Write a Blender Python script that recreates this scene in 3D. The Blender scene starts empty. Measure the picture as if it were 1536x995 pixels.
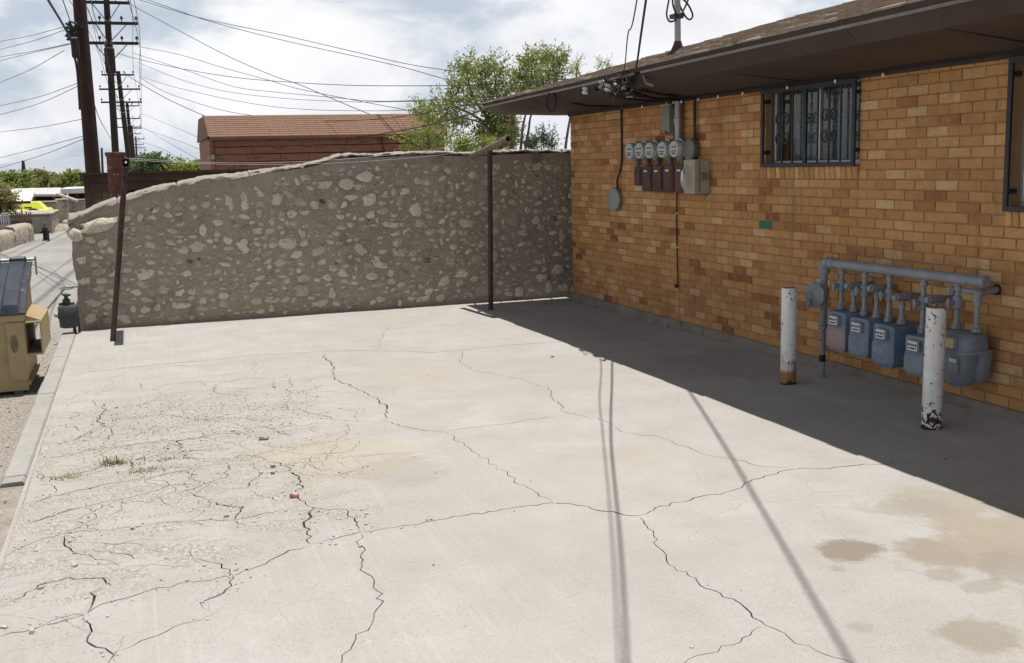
import bpy, bmesh, math, random
import numpy as np
from mathutils import Vector, Matrix, noise as mnoise
from mathutils.geometry import delaunay_2d_cdt
random.seed(7); NR = np.random.default_rng(7)
S = bpy.context.scene
COL = S.collection
R = math.radians

# ------------------------------------------------------------------ camera
cam = bpy.data.cameras.new('camera'); cam_o = bpy.data.objects.new('camera', cam); COL.objects.link(cam_o)
S.camera = cam_o
FPX = 1600.0; CAM = Vector((-5.0268, 0.0, 1.7053)); YAW, PIT, ROL = 0.33535, 0.15548, -0.02671
cam.sensor_width = 36; cam.lens = FPX / 1536 * 36; cam.clip_end = 4000; cam.clip_start = .05
_f = Vector((math.sin(YAW) * math.cos(PIT), math.cos(YAW) * math.cos(PIT), -math.sin(PIT)))
_r = Vector((math.cos(YAW), -math.sin(YAW), 0)); _u = _r.cross(_f)
CR = math.cos(ROL) * _r + math.sin(ROL) * _u; CU = -math.sin(ROL) * _r + math.cos(ROL) * _u
cam_o.matrix_world = Matrix(((CR.x, CU.x, -_f.x, CAM.x), (CR.y, CU.y, -_f.y, CAM.y), (CR.z, CU.z, -_f.z, CAM.z), (0, 0, 0, 1)))


def at(px, py, Y=None, z=None, X=None):
    """survey helper: the point of the place seen at a photograph pixel on the plane Y=, z= or X="""
    d = CR * ((px - 768) / FPX) - CU * ((py - 497.5) / FPX) + _f
    t = (Y - CAM.y) / d.y if Y is not None else (z - CAM.z) / d.z if z is not None else (X - CAM.x) / d.x
    return CAM + d * t


# ------------------------------------------------------------------ light and sky
S.view_settings.view_transform = 'Standard'; S.view_settings.look = 'None'
S.view_settings.exposure = 0.13; S.view_settings.gamma = 1
S.cycles.use_denoising = True; S.cycles.max_bounces = 8; S.cycles.diffuse_bounces = 5
SUND = Vector((.115, .035, 1)).normalized()            # towards the sun
sun = bpy.data.lights.new('sun', 'SUN'); sun.energy = 5.0; sun.angle = R(.53); sun.color = (1, .965, .91)
sun_o = bpy.data.objects.new('sun', sun); COL.objects.link(sun_o); sun_o.location = (3, 3, 20)
sun_o.rotation_euler = SUND.to_track_quat('Z', 'Y').to_euler()


class G:
    """small node graph writer"""
    def __init__(s, tree): s.t = tree; s.n = tree.nodes; s.l = tree.links
    def node(s, typ, ins=None, **kw):
        n = s.n.new(typ)
        for k, v in kw.items(): setattr(n, k, v)
        for k, v in (ins or {}).items(): s.put(n.inputs[k], v)
        return n
    def put(s, sock, v):
        if isinstance(v, bpy.types.NodeSocket): s.l.new(v, sock)
        elif isinstance(v, (tuple, list)) and len(v) == 3 and len(getattr(sock, 'default_value', (0,) * 3)) == 4: sock.default_value = (*v, 1)
        else: sock.default_value = v
    def m(s, op, a, b=0.0, c=None, clamp=False):
        n = s.node('ShaderNodeMath', {0: a, 1: b}, operation=op, use_clamp=clamp)
        if c is not None: s.put(n.inputs[2], c)
        return n.outputs[0]
    def v(s, op, a, b=(0, 0, 0), sc=None):
        n = s.node('ShaderNodeVectorMath', {0: a, 1: b}, operation=op)
        if sc is not None: s.put(n.inputs['Scale'], sc)
        return n.outputs['Value'] if op in ('LENGTH', 'DISTANCE', 'DOT_PRODUCT') else n.outputs[0]
    def noise(s, vec, scale, det=4, rough=.55, dist=0):
        return s.node('ShaderNodeTexNoise', {'Vector': vec, 'Scale': scale, 'Detail': det, 'Roughness': rough, 'Distortion': dist}).outputs[0]
    def vor(s, vec, scale, feat='F1', rnd=1):
        return s.node('ShaderNodeTexVoronoi', {'Vector': vec, 'Scale': scale, 'Randomness': rnd}, feature=feat).outputs[0]
    def step(s, x, a, b):
        return s.node('ShaderNodeMapRange', {0: x, 1: a, 2: b, 3: 0.0, 4: 1.0}, interpolation_type='SMOOTHSTEP').outputs[0]
    def lin(s, x, a, b, c, d):
        return s.node('ShaderNodeMapRange', {0: x, 1: a, 2: b, 3: c, 4: d}).outputs[0]
    def mix(s, f, a, b, mode='MIX'):
        n = s.node('ShaderNodeMix', data_type='RGBA', blend_type=mode)
        s.put(n.inputs[0], f); s.put(n.inputs[6], a); s.put(n.inputs[7], b)
        return n.outputs[2]
    def ramp(s, f, stops, interp='LINEAR'):
        n = s.node('ShaderNodeValToRGB', {0: f}); r = n.color_ramp; r.interpolation = interp
        while len(r.elements) < len(stops): r.elements.new(.5)
        for e, (p, c) in zip(r.elements, stops): e.position = p; e.color = (*c, 1)
        return n.outputs[0]
    def coords(s, rand=True):
        o = s.node('ShaderNodeTexCoord').outputs['Object']
        if not rand: return o
        r = s.node('ShaderNodeObjectInfo').outputs['Random']
        k = s.node('ShaderNodeCombineXYZ', {0: s.m('MULTIPLY', r, 37.), 1: s.m('MULTIPLY', r, 91.), 2: s.m('MULTIPLY', r, 53.)}).outputs[0]
        return s.v('ADD', o, k)
    def attr(s, name, typ='GEOMETRY'): return s.node('ShaderNodeAttribute', attribute_name=name, attribute_type=typ).outputs['Fac']
    def bump(s, h, dist=.01, stren=.6): return s.node('ShaderNodeBump', {'Height': h, 'Distance': dist, 'Strength': stren}).outputs[0]


W = bpy.data.worlds.new('World'); S.world = W; W.use_nodes = True
W.node_tree.nodes.clear(); g = G(W.node_tree)
sky = g.node('ShaderNodeTexSky', sky_type='NISHITA', sun_disc=False, sun_elevation=math.asin(SUND.z), sun_rotation=math.atan2(SUND.x, SUND.y), dust_density=2.0, air_density=1.0, altitude=1100)
skyc = g.node('ShaderNodeHueSaturation', {'Saturation': .5, 'Value': 1.0, 'Color': sky.outputs[0]}).outputs[0]
d = g.node('ShaderNodeTexCoord').outputs['Generated']
sq = g.v('MULTIPLY', d, (1.0, 1.0, 1.75))
n1 = g.noise(sq, 5.4, 9, .56, .35); n2 = g.noise(g.v('ADD', sq, (3.1, 1.7, .4)), 1.7, 3, .5); n3 = g.noise(g.v('ADD', sq, (7.3, 2.2, .9)), 6., 7, .6, .2)
cov = g.step(g.m('ADD', g.m('MULTIPLY', n1, .6), g.m('MULTIPLY', n2, .4)), .440, .545)
shade = g.step(n3, .34, .66)
cc = g.mix(shade, (12.2, 12.5, 13.3), (14.6, 14.7, 14.9))
el = g.node('ShaderNodeSeparateXYZ', {0: d}).outputs[2]
cov = g.m('MULTIPLY', cov, g.lin(g.step(el, .2, .55), 0, 1, 1, .06))
veil = g.lin(g.step(el, .12, .5), 0, 1, .66, .10)
thin = g.mix(veil, skyc, (9.8, 11.2, 13.0))
bgc = g.mix(cov, thin, cc)
bg = g.node('ShaderNodeBackground', {'Color': bgc, 'Strength': .062})
g.l.new(bg.outputs[0], g.node('ShaderNodeOutputWorld').inputs[0])


# ------------------------------------------------------------------ mesh helpers
class MB:
    """collects geometry, then links it as ONE mesh object"""
    def __init__(s): s.v = []; s.f = []; s.mi = []; s.att = {}
    def add(s, vs, fs, mi=0):
        b = len(s.v); s.v.extend([tuple(p) for p in vs]); s.f.extend([tuple(i + b for i in f) for f in fs]); s.mi.extend([mi] * len(fs)); return b
    def hexa(s, p, mi=0):
        """8 points: 0-3 bottom loop, 4-7 top loop"""
        s.add(p, [(3, 2, 1, 0), (4, 5, 6, 7), (0, 1, 5, 4), (1, 2, 6, 5), (2, 3, 7, 6), (3, 0, 4, 7)], mi)
    def box(s, lo, hi, mi=0, M=None):
        x0, y0, z0 = lo; x1, y1, z1 = hi
        p = [Vector(q) for q in ((x0, y0, z0), (x1, y0, z0), (x1, y1, z0), (x0, y1, z0), (x0, y0, z1), (x1, y0, z1), (x1, y1, z1), (x0, y1, z1))]
        if M is not None: p = [M @ q for q in p]
        s.hexa(p, mi)
    def bbox(s, lo, hi, b=.005, mi=0, M=None):
        """box with all edges chamfered"""
        x0, y0, z0 = lo; x1, y1, z1 = hi; vs = []; 
        bm = bmesh.new(); bmesh.ops.create_cube(bm, size=1)
        for q in bm.verts: q.co = Vector(((x0 + x1) / 2 + q.co.x * (x1 - x0), (y0 + y1) / 2 + q.co.y * (y1 - y0), (z0 + z1) / 2 + q.co.z * (z1 - z0)))
        bmesh.ops.bevel(bm, geom=bm.edges[:], offset=b, segments=1, affect='EDGES', profile=.5)
        s.bm(bm, mi, M)
    def bm(s, bm, mi=0, M=None):
        bm.verts.index_update()
        s.add([(M @ q.co if M is not None else q.co) for q in bm.verts], [[q.index for q in f.verts] for f in bm.faces], mi); bm.free()
    def tube(s, pts, r, n=8, mi=0, cap=True):
        pts = [Vector(p) for p in pts]; rs = r if isinstance(r, (list, tuple)) else [r] * len(pts)
        rings = []; prev = None
        for i, p in enumerate(pts):
            a = pts[max(i - 1, 0)]; b = pts[min(i + 1, len(pts) - 1)]; t = (b - a)
            t = t.normalized() if t.length > 1e-9 else Vector((0, 0, 1))
            if prev is None:
                u = t.cross(Vector((0, 0, 1)));
                if u.length < .05: u = t.cross(Vector((1, 0, 0)))
            else: u = prev - t * prev.dot(t)
            u.normalize(); prev = u; w = t.cross(u)
            rings.append([p + (u * math.cos(2 * math.pi * k / n) + w * math.sin(2 * math.pi * k / n)) * rs[i] for k in range(n)])
        vs = [q for ring in rings for q in ring]; fs = []
        for i in range(len(pts) - 1):
            for k in range(n): fs.append((i * n + k, i * n + (k + 1) % n, (i + 1) * n + (k + 1) % n, (i + 1) * n + k))
        if cap: fs.append(tuple(range(n - 1, -1, -1))); fs.append(tuple((len(pts) - 1) * n + k for k in range(n)))
        s.add(vs, fs, mi)
    def lathe(s, prof, org, axis, n=16, mi=0):
        """prof: (distance along axis, radius)"""
        o = Vector(org); a = Vector(axis).normalized(); u = a.cross(Vector((0, 0, 1)))
        u = (u if u.length > .05 else a.cross(Vector((1, 0, 0)))).normalized(); w = a.cross(u); L = len(prof)
        vs = [o + a * h + (u * math.cos(math.tau * k / n) + w * math.sin(math.tau * k / n)) * max(r, 1e-4) for h, r in prof for k in range(n)]
        fs = [(i * n + k, i * n + (k + 1) % n, (i + 1) * n + (k + 1) % n, (i + 1) * n + k) for i in range(L - 1) for k in range(n)]
        s.add(vs, fs + [tuple(range(n - 1, -1, -1)), tuple((L - 1) * n + k for k in range(n))], mi)
    def build(s, name, mat=None, parent=None, smooth=None, uv=False):
        me = bpy.data.meshes.new(name); me.from_pydata(s.v, [], s.f)
        ms = mat if isinstance(mat, (list, tuple)) else [mat]
        for m_ in ms:
            if m_: me.materials.append(m_)
        if len(ms) > 1: me.polygons.foreach_set('material_index', s.mi)
        for k, (dom, vals) in s.att.items():
            a = me.attributes.new(k, 'FLOAT', dom); a.data.foreach_set('value', vals)
        if smooth is not None:
            me.polygons.foreach_set('use_smooth', [True] * len(me.polygons)); me.set_sharp_from_angle(angle=R(smooth))
        me.update()
        return link(name, me, parent)


def link(name, me, parent=None):
    o = bpy.data.objects.new(name, me); COL.objects.link(o)
    if parent is not None:
        o.parent = parent
        o.matrix_parent_inverse = Matrix.Translation(parent_world(parent)).inverted()
    return o


WPOS = {}
def parent_world(p): return WPOS.get(p.name, Vector((0, 0, 0)))


def tag(o, label=None, cat=None, group=None, kind=None):
    for k, v in (('label', label), ('category', cat), ('group', group), ('kind', kind)):
        if v: o[k] = v
    return o


def thing(name, label, cat, loc=(0, 0, 0), group=None):
    o = bpy.data.objects.new(name, None); COL.objects.link(o); o.location = loc; o.empty_display_size = .1
    WPOS[o.name] = Vector(loc); return tag(o, label, cat, group)


def smooth_path(pts, k=6):
    """Catmull-Rom through the points"""
    p = [Vector(q) for q in pts]; p = [p[0] * 2 - p[1]] + p + [p[-1] * 2 - p[-2]]; out = []
    for i in range(1, len(p) - 2):
        for j in range(k):
            t = j / k
            out.append(.5 * ((2 * p[i]) + (p[i + 1] - p[i - 1]) * t + (2 * p[i - 1] - 5 * p[i] + 4 * p[i + 1] - p[i + 2]) * t * t + (3 * p[i] - p[i - 1] - 3 * p[i + 1] + p[i + 2]) * t ** 3))
    return out + [p[-2]]


# ------------------------------------------------------------------ materials
def pmat(name, c1, c2, scale=6, rough=.8, bump=.3, bdist=.004, bscale=40, metal=0, spots=(), rand=True, spec=.4, det=5, contrast=(.3, .7)):
    """noise blend of two colours with optional worn spots (colour, noise scale, lo, hi)"""
    m_ = bpy.data.materials.new(name); m_.use_nodes = True; t = m_.node_tree; t.nodes.clear(); g = G(t)
    co = g.coords(rand)
    c = g.mix(g.step(g.noise(co, scale, det, .6), *contrast), c1, c2)
    c = g.mix(g.lin(g.noise(co, scale * 7.3, 3, .6), .3, .7, 0., .35), c, tuple(x * .62 for x in c1))
    ro = rough
    for col, sc, lo, hi in spots: c = g.mix(g.step(g.noise(g.v('ADD', co, (sc, 3.3, 1.1)), sc, 6, .65), lo, hi), c, col)
    b = g.node('ShaderNodeBsdfPrincipled', {'Base Color': c, 'Roughness': ro, 'Metallic': metal, 'Specular IOR Level': spec})
    if bump: g.l.new(g.bump(g.noise(co, bscale, 5, .65), bdist, bump), b.inputs['Normal'])
    g.l.new(b.outputs[0], g.node('ShaderNodeOutputMaterial').inputs[0])
    return m_


BRICK_RAMP = [(0, (.19, .07, .028)), (.1, (.28, .11, .042)), (.24, (.41, .19, .075)), (.5, (.51, .27, .105)), (.78, (.57, .325, .135)), (1, (.66, .45, .245))]
def brick_mat(name, typ):
    m_ = bpy.data.materials.new(name); m_.use_nodes = True; t = m_.node_tree; t.nodes.clear(); g = G(t)
    co = g.coords(typ == 'OBJECT'); tint = g.attr('tint', typ)
    geo = g.node('ShaderNodeNewGeometry').outputs['Position']
    n_ = g.noise(co, 14, 4, .6); c = g.ramp(g.m('ADD', tint, g.lin(n_, .3, .7, -.10, .10)), BRICK_RAMP)
    streak = g.noise(g.v('MULTIPLY', co, (6, 6, 90)), 3, 4, .6)
    c = g.mix(g.lin(streak, .35, .7, 0, .32), c, (.24, .10, .04))
    c = g.mix(g.m('MULTIPLY', g.step(g.noise(co, 210, 2, .5), .62, .72), .55), c, (.10, .04, .02))
    c = g.mix(g.m('MULTIPLY', g.step(g.noise(geo, 1.3, 6, .65), .48, .72), .42), c, (.21, .11, .055))
    c = g.mix(g.m('MULTIPLY', g.step(g.noise(g.v('MULTIPLY', geo, (1, 5.5, .7)), 1.6, 5, .6), .52, .72), .38), c, (.17, .10, .06))
    c = g.mix(g.m('MULTIPLY', g.step(g.noise(geo, 9, 5, .7), .60, .72), .35), c, (.52, .38, .24))
    b = g.node('ShaderNodeBsdfPrincipled', {'Base Color': c, 'Roughness': .82, 'Specular IOR Level': .3})
    g.l.new(g.bump(g.m('ADD', g.noise(co, 90, 4, .6), g.m('MULTIPLY', streak, .8)), .0035, .6), b.inputs['Normal'])
    g.l.new(b.outputs[0], g.node('ShaderNodeOutputMaterial').inputs[0]); return m_


M = {}
M['brick'] = brick_mat('brick', 'OBJECT'); M['brick_far'] = brick_mat('brick_far', 'GEOMETRY')
M['mortar'] = pmat('brick_mortar', (.36, .225, .11), (.45, .29, .155), 5, .95, .5, .003, 160, rand=False)
M['green_brick'] = pmat('green_paint', (.022, .14, .075), (.03, .17, .09), 20, .6, .3, .002, 90)
M['plinth'] = pmat('plinth_concrete', (.20, .175, .145), (.29, .26, .215), 3, .92, .7, .012, 22, spots=[((.12, .105, .09), 9, .55, .72)], rand=False)
M['kerb'] = pmat('kerb_concrete', (.31, .295, .27), (.375, .36, .33), 2.5, .9, .4, .004, 60, spots=[((.34, .31, .27), 30, .62, .75)], rand=False)
M['soffit'] = pmat('soffit_brown', (.062, .040, .029), (.085, .055, .038), 1.2, .75, .15, .003, 20, spots=[((.05, .036, .028), 2.4, .5, .75)], rand=False)
M['fascia'] = pmat('fascia_brown', (.040, .028, .023), (.058, .041, .033), 2, .6, .3, .003, 30, spots=[((.17, .14, .115), 24, .66, .74)], rand=False)
M['drip'] = pmat('drip_metal', (.17, .155, .14), (.25, .235, .22), 3, .5, .1, .002, 30, metal=.3, rand=False)
M['shingle'] = pmat('asphalt_shingle', (.24, .185, .135), (.37, .30, .235), 9, .95, .7, .004, 130, spots=[((.12, .09, .065), 30, .56, .7)])
M['iron'] = pmat('grille_black_paint', (.020, .022, .027), (.034, .036, .042), 8, .5, .25, .002, 60, spots=[((.07, .04, .025), 40, .68, .74)])
M['alu'] = pmat('window_aluminium', (.5, .51, .52), (.58, .59, .6), 5, .4, .1, .001, 40, metal=.6)
M['blind'] = pmat('blind_vinyl', (.22, .23, .235), (.27, .28, .285), 3, .6, 0, 0, 1, rand=False)
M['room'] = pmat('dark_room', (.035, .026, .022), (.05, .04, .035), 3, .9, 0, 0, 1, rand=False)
M['white_paint'] = None
M['gas_pipe'] = pmat('gas_pipe_paint', (.215, .235, .262), (.28, .30, .325), 7, .5, .3, .002, 60, spots=[((.10, .085, .075), 22, .62, .72)])
M['gas_blue'] = pmat('gas_meter_blue', (.145, .20, .27), (.195, .255, .325), 5, .55, .25, .003, 40, spots=[((.25, .275, .30), 14, .54, .68), ((.09, .08, .075), 24, .60, .70)])
M['gas_deep'] = pmat('gas_meter_deep_blue', (.11, .17, .25), (.15, .215, .305), 5, .55, .25, .003, 40, spots=[((.22, .26, .30), 12, .56, .68), ((.08, .07, .065), 22, .60, .70)])
M['gas_pink'] = pmat('gas_meter_pink', (.30, .225, .215), (.38, .29, .28), 6, .65, .3, .003, 40, spots=[((.16, .17, .20), 12, .56, .68)])
M['gas_grey'] = pmat('gas_meter_grey', (.18, .215, .26), (.235, .275, .32), 5, .5, .2, .003, 30)
M['dial_white'] = pmat('dial_white', (.62, .64, .66), (.74, .76, .77), 30, .5, 0, 0, 1, spots=[((.10, .12, .14), 60, .60, .68)])
M['dial_yellow'] = pmat('dial_yellow', (.66, .58, .24), (.74, .68, .36), 30, .5, 0, 0, 1, spots=[((.2, .18, .1), 70, .62, .7)])
M['dark_rubber'] = pmat('black_cable', (.016, .015, .016), (.03, .028, .028), 8, .7, 0, 0, 1, rand=False)
M['rust_pipe'] = pmat('rusty_pipe', (.045, .030, .025), (.085, .05, .038), 12, .75, .5, .002, 80, spots=[((.16, .075, .04), 18, .58, .72)])
M['pale_pipe'] = pmat('weathered_pipe', (.15, .115, .085), (.22, .175, .135), 9, .75, .4, .002, 60, spots=[((.12, .07, .045), 14, .55, .7)])
M['steel'] = pmat('galvanised_steel', (.30, .30, .30), (.40, .40, .40), 8, .45, .15, .001, 50, metal=.7)
M['socket'] = pmat('meter_socket_grey', (.15, .14, .13), (.21, .195, .18), 9, .55, .25, .002, 50, spots=[((.09, .055, .035), 25, .6, .7)])
M['maroon'] = pmat('maroon_box_paint', (.075, .036, .028), (.115, .055, .042), 8, .6, .3, .002, 40, spots=[((.05, .025, .02), 5, .5, .7), ((.24, .17, .13), 40, .70, .76)])
M['box_tan'] = pmat('disconnect_box_paint', (.33, .305, .245), (.42, .39, .32), 6, .55, .2, .002, 40, spots=[((.17, .13, .09), 14, .62, .74)])
M['box_green'] = pmat('junction_box_paint', (.185, .20, .165), (.24, .255, .215), 6, .55, .2, .002, 40)
M['disc_green'] = pmat('cable_disc_plastic', (.22, .27, .255), (.28, .33, .31), 5, .5, .1, .002, 30)
def simple(name, col, rough=.3, alpha=1, trans=0, ior=1.45, metal=0):
    m_ = bpy.data.materials.new(name); m_.use_nodes = True; b = m_.node_tree.nodes['Principled BSDF']
    b.inputs['Base Color'].default_value = (*col, 1); b.inputs['Roughness'].default_value = rough
    b.inputs['Transmission Weight'].default_value = trans; b.inputs['IOR'].default_value = ior; b.inputs['Metallic'].default_value = metal
    return m_
M['glass'] = simple('pane_glass', (.75, .82, .84), .04, trans=1.0, ior=1.3)
M['bulb'] = simple('clear_bulb', (.85, .86, .84), .15)
M['dome'] = simple('meter_glass', (.9, .92, .92), .05, trans=.9, ior=1.2)


def white_post_mat():
    m_ = bpy.data.materials.new('chipped_white_paint'); m_.use_nodes = True; t = m_.node_tree; t.nodes.clear(); g = G(t)
    co = g.coords(); o = g.node('ShaderNodeTexCoord').outputs['Object']; z = g.node('ShaderNodeSeparateXYZ', {0: o}).outputs[2]
    n_ = g.noise(co, 11, 6, .6)
    c = g.mix(g.step(n_, .35, .7), (.70, .70, .69), (.80, .80, .79))
    c = g.mix(g.m('MULTIPLY', g.step(g.noise(g.v('MULTIPLY', co, (9, 9, 2)), 2.2, 4, .6), .5, .75), .4), c, (.56, .53, .48))
    rustz = g.step(g.m('ADD', z, g.lin(g.noise(co, 9, 4, .6), .3, .7, -.07, .07)), .21, .12)
    c = g.mix(g.m('MULTIPLY', rustz, g.attr('rust', 'OBJECT')), c, (.33, .175, .05))
    rs_ = g.attr('rust', 'OBJECT'); bias = g.m('MULTIPLY', g.step(z, .30, .02), g.m('SUBTRACT', .15, g.m('MULTIPLY', rs_, .15)))
    bias = g.m('ADD', bias, g.m('MULTIPLY', g.step(z, .55, .76), .05))
    chip = g.step(g.m('ADD', g.noise(g.v('ADD', co, (4, 7, 2)), 36, 4, .64), bias), .632, .652)
    chip2 = g.step(g.m('ADD', g.noise(g.v('ADD', co, (1, 5, 9)), 9, 6, .7), bias), .70, .715)
    k = g.m('MAXIMUM', g.m('MAXIMUM', chip, chip2), g.step(g.m('ADD', z, g.lin(g.noise(co, 20, 3, .6), .3, .7, -.02, .02)), .028, .018))
    c = g.mix(k, c, (.035, .024, .018))
    b = g.node('ShaderNodeBsdfPrincipled', {'Base Color': c, 'Roughness': g.m('ADD', g.m('MULTIPLY', k, .3), .5)})
    g.l.new(g.bump(g.m('SUBTRACT', g.m('MULTIPLY', n_, .4), k), .002, .8), b.inputs['Normal'])
    g.l.new(b.outputs[0], g.node('ShaderNodeOutputMaterial').inputs[0]); return m_
M['white_paint'] = white_post_mat()


# ------------------------------------------------------------------ ground
ALZ = -.10          # alley level
KERBX = (-5.87, -5.725)


def frac(pts, step=.035, amp=.16, rng=random):
    """polyline made jagged like a crack"""
    out = [Vector(pts[0])]
    for a, b in zip(pts[:-1], pts[1:]):
        a = Vector(a); b = Vector(b); L = (b - a).length; n = max(1, int(L / step)); nrm = Vector((-(b - a).y, (b - a).x)).normalized()
        sd = rng.random() * 100
        for i in range(1, n + 1):
            t = i / n; e = min(t, 1 - t) * 2
            j = (mnoise.noise(Vector((t * L * 4, sd, 0))) * .045 + mnoise.noise(Vector((t * L * 13, sd, 7))) * .030) * min(1, L * 2.5) * min(1, e * 3) + (rng.random() - .5) * .9 * step * (1 if i < n else 0)
            out.append(a.lerp(b, t) + nrm * j)
    return out


def gp(l): return [at(x, y, z=0).xy for x, y in l]
CRACKS = [  # (pixels, width m, depth)
    ([(110, 560), (180, 553), (250, 545), (320, 540), (380, 533), (430, 531), (490, 527), (560, 526), (600, 527), (650, 529), (700, 525), (760, 518), (830, 514), (895, 512), (960, 510), (1030, 506)], .012, 1),
    ([(485, 530), (489, 540), (499, 549), (502, 567), (529, 581), (567, 597), (580, 608), (577, 632)], .011, 1),
    ([(560, 634), (577, 632), (607, 640), (637, 646.5), (666, 647), (722, 640), (776, 633), (846, 624)], .009, 1),
    ([(666, 647), (701, 670), (733, 691), (771, 721), (798, 734), (825, 750), (831, 755)], .008, 1),
    ([(467, 817.5), (502, 809), (540, 799), (615, 788), (680, 774.5), (744, 767.5), (825, 754.6), (850, 755), (907, 767), (958, 773.5), (992, 759), (1066, 742), (1105, 734), (1117, 725), (1168, 708), (1196, 703.7), (1270, 700), (1338, 695), (1395, 692), (1452, 683), (1503, 666), (1536, 662)], .010, 1),
    ([(693, 527), (690, 541), (714, 556), (744, 562), (787, 570), (825, 586), (830, 600), (849, 619), (907, 631), (929, 646), (1003, 660), (1037, 674), (1088, 688), (1140, 700), (1196, 704)], .008, 1),
    ([(958, 773.5), (972, 793), (989, 822), (1003, 847), (1043, 867), (1100, 898), (1120, 913), (1148, 938), (1185, 958), (1236, 981), (1281, 995), (1330, 1012)], .008, 1),
    ([(1148, 938), (1100, 967), (1060, 981), (1026, 995), (990, 1012)], .008, 1),
    ([(400, 691), (437, 702), (451, 723), (446, 745), (464, 761), (456, 788), (467, 817.5)], .012, 1),
    ([(464, 761), (518, 766), (532, 782), (542, 799)], .008, 1),
    ([(542, 799), (537, 817), (548, 858), (561, 874), (575, 901), (561, 928), (534, 960), (513, 992), (500, 1010)], .006, 1),
    ([(467, 817.5), (427, 831), (398, 847), (357, 862), (269, 878), (222, 889), (171, 902), (129, 920), (52, 941), (0, 954), (-40, 965)], .009, 1),
    ([(129, 920), (138, 945), (130, 961), (171, 982), (160, 1000)], .009, 1),
    ([(171, 977), (259, 941), (321, 920)], .006, .6),
    ([(46, 690), (93, 684), (134, 674), (171, 671), (207, 664), (264, 661), (290, 658), (336, 651), (362, 648)], .012, 1),
    ([(88, 666), (134, 648), (155, 640), (150, 625), (155, 604)], .012, 1),
    ([(155, 630), (180, 628), (207, 627), (240, 622), (290, 628), (330, 634)], .008, .8),
    ([(78, 718), (129, 708), (171, 697), (238, 682), (290, 676), (340, 672)], .013, 1),
    ([(385, 640), (404, 643), (418, 650), (435, 653)], .015, 1),
    ([(400, 691), (370, 682), (340, 690), (342, 713), (310, 726), (269, 739), (230, 741)], .010, 1),
    ([(279, 736), (290, 741), (310, 749)], .012, 1),
    ([(316, 754), (336, 759), (365, 761), (352, 780), (356, 790)], .012, 1),
    ([(0, 798), (31, 788), (70, 776), (130, 760), (200, 745), (260, 727), (310, 726)], .011, 1),
    ([(-20, 850), (0, 842), (31, 822), (67, 806), (114, 796), (207, 790), (290, 784), (352, 780), (440, 762)], .010, 1),
    ([(98, 801), (98, 821), (114, 832), (165, 842), (176, 847)], .008, 1),
    ([(10, 904), (72, 873), (103, 865), (155, 868), (165, 885)], .012, 1),
    ([(129, 920), (140, 902), (135, 890), (165, 885)], .010, 1),
    ([(290, 838), (320, 845), (345, 855), (350, 868), (335, 890), (300, 905), (305, 912)], .010, 1),
    ([(55, 832), (98, 828)], .008, .7), ([(25, 760), (60, 752), (110, 738), (160, 726), (230, 715), (300, 700)], .011, 1),
    ([(0, 770), (40, 762), (70, 750)], .014, 1), ([(195, 685), (200, 700), (240, 704), (280, 700)], .010, 1),
    ([(262, 660), (268, 680), (300, 690), (340, 690)], .009, 1), ([(200, 590), (260, 575), (330, 572), (365, 576)], .005, .6),
    ([(430, 560), (435, 590), (432, 612), (470, 628), (520, 632), (560, 634)], .006, .8), ([(380, 640), (440, 640), (520, 634)], .005, .6),
    ([(520, 634), (515, 655), (490, 680), (480, 700)], .005, .6), ([(580, 490), (575, 505), (565, 526)], .005, .7),
    ([(100, 575), (150, 572), (200, 560)], .005, .7), ([(400, 610), (340, 622), (300, 640)], .006, .7),
    ([(130, 920), (90, 925), (52, 940)], .010, .8), ([(380, 535), (384, 560)], .004, .6), ([(700, 545), (610, 574)], .003, .4),
    ([(305, 850), (290, 838), (285, 828), (297, 822)], .006, .8), ([(223, 660), (230, 645), (262, 640)], .007, .8), ([(160, 690), (150, 668), (170, 650), (165, 625)], .007, .8), ([(100, 600), (140, 585)], .006, .7), ([(300, 850), (180, 850), (100, 845)], .004, .5),
]
SX0, SX1, SY0, SY1 = KERBX[1], .12, 1.2, 12.9
pts2 = []; kind = []; edges = []; weakpts = []
def inb(p): return SX0 + .02 < p.x < SX1 - .02 and SY0 + .02 < p.y < SY1 - .02
rs = random.Random(5)
allc = [(frac(gp(px)), w, dp) for px, w, dp in CRACKS]
for k in range(120):     # short secondary cracks of the broken corner
    bx = rs.uniform(-5.6, -3.6); by = rs.uniform(3.0, 9.0) if k % 3 else rs.uniform(6, 8.2); a = rs.uniform(0, math.tau)
    if by < 5.0 + (bx + 5.4) * .75: continue
    q = [Vector((bx, by))]
    for i in range(rs.randint(3, 7)):
        a += rs.uniform(-.7, .7); q.append(q[-1] + Vector((math.cos(a) * 1.2, math.sin(a))) * rs.uniform(.06, .16))
    allc.append((frac(q), rs.uniform(.002, .006), .5))
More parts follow.
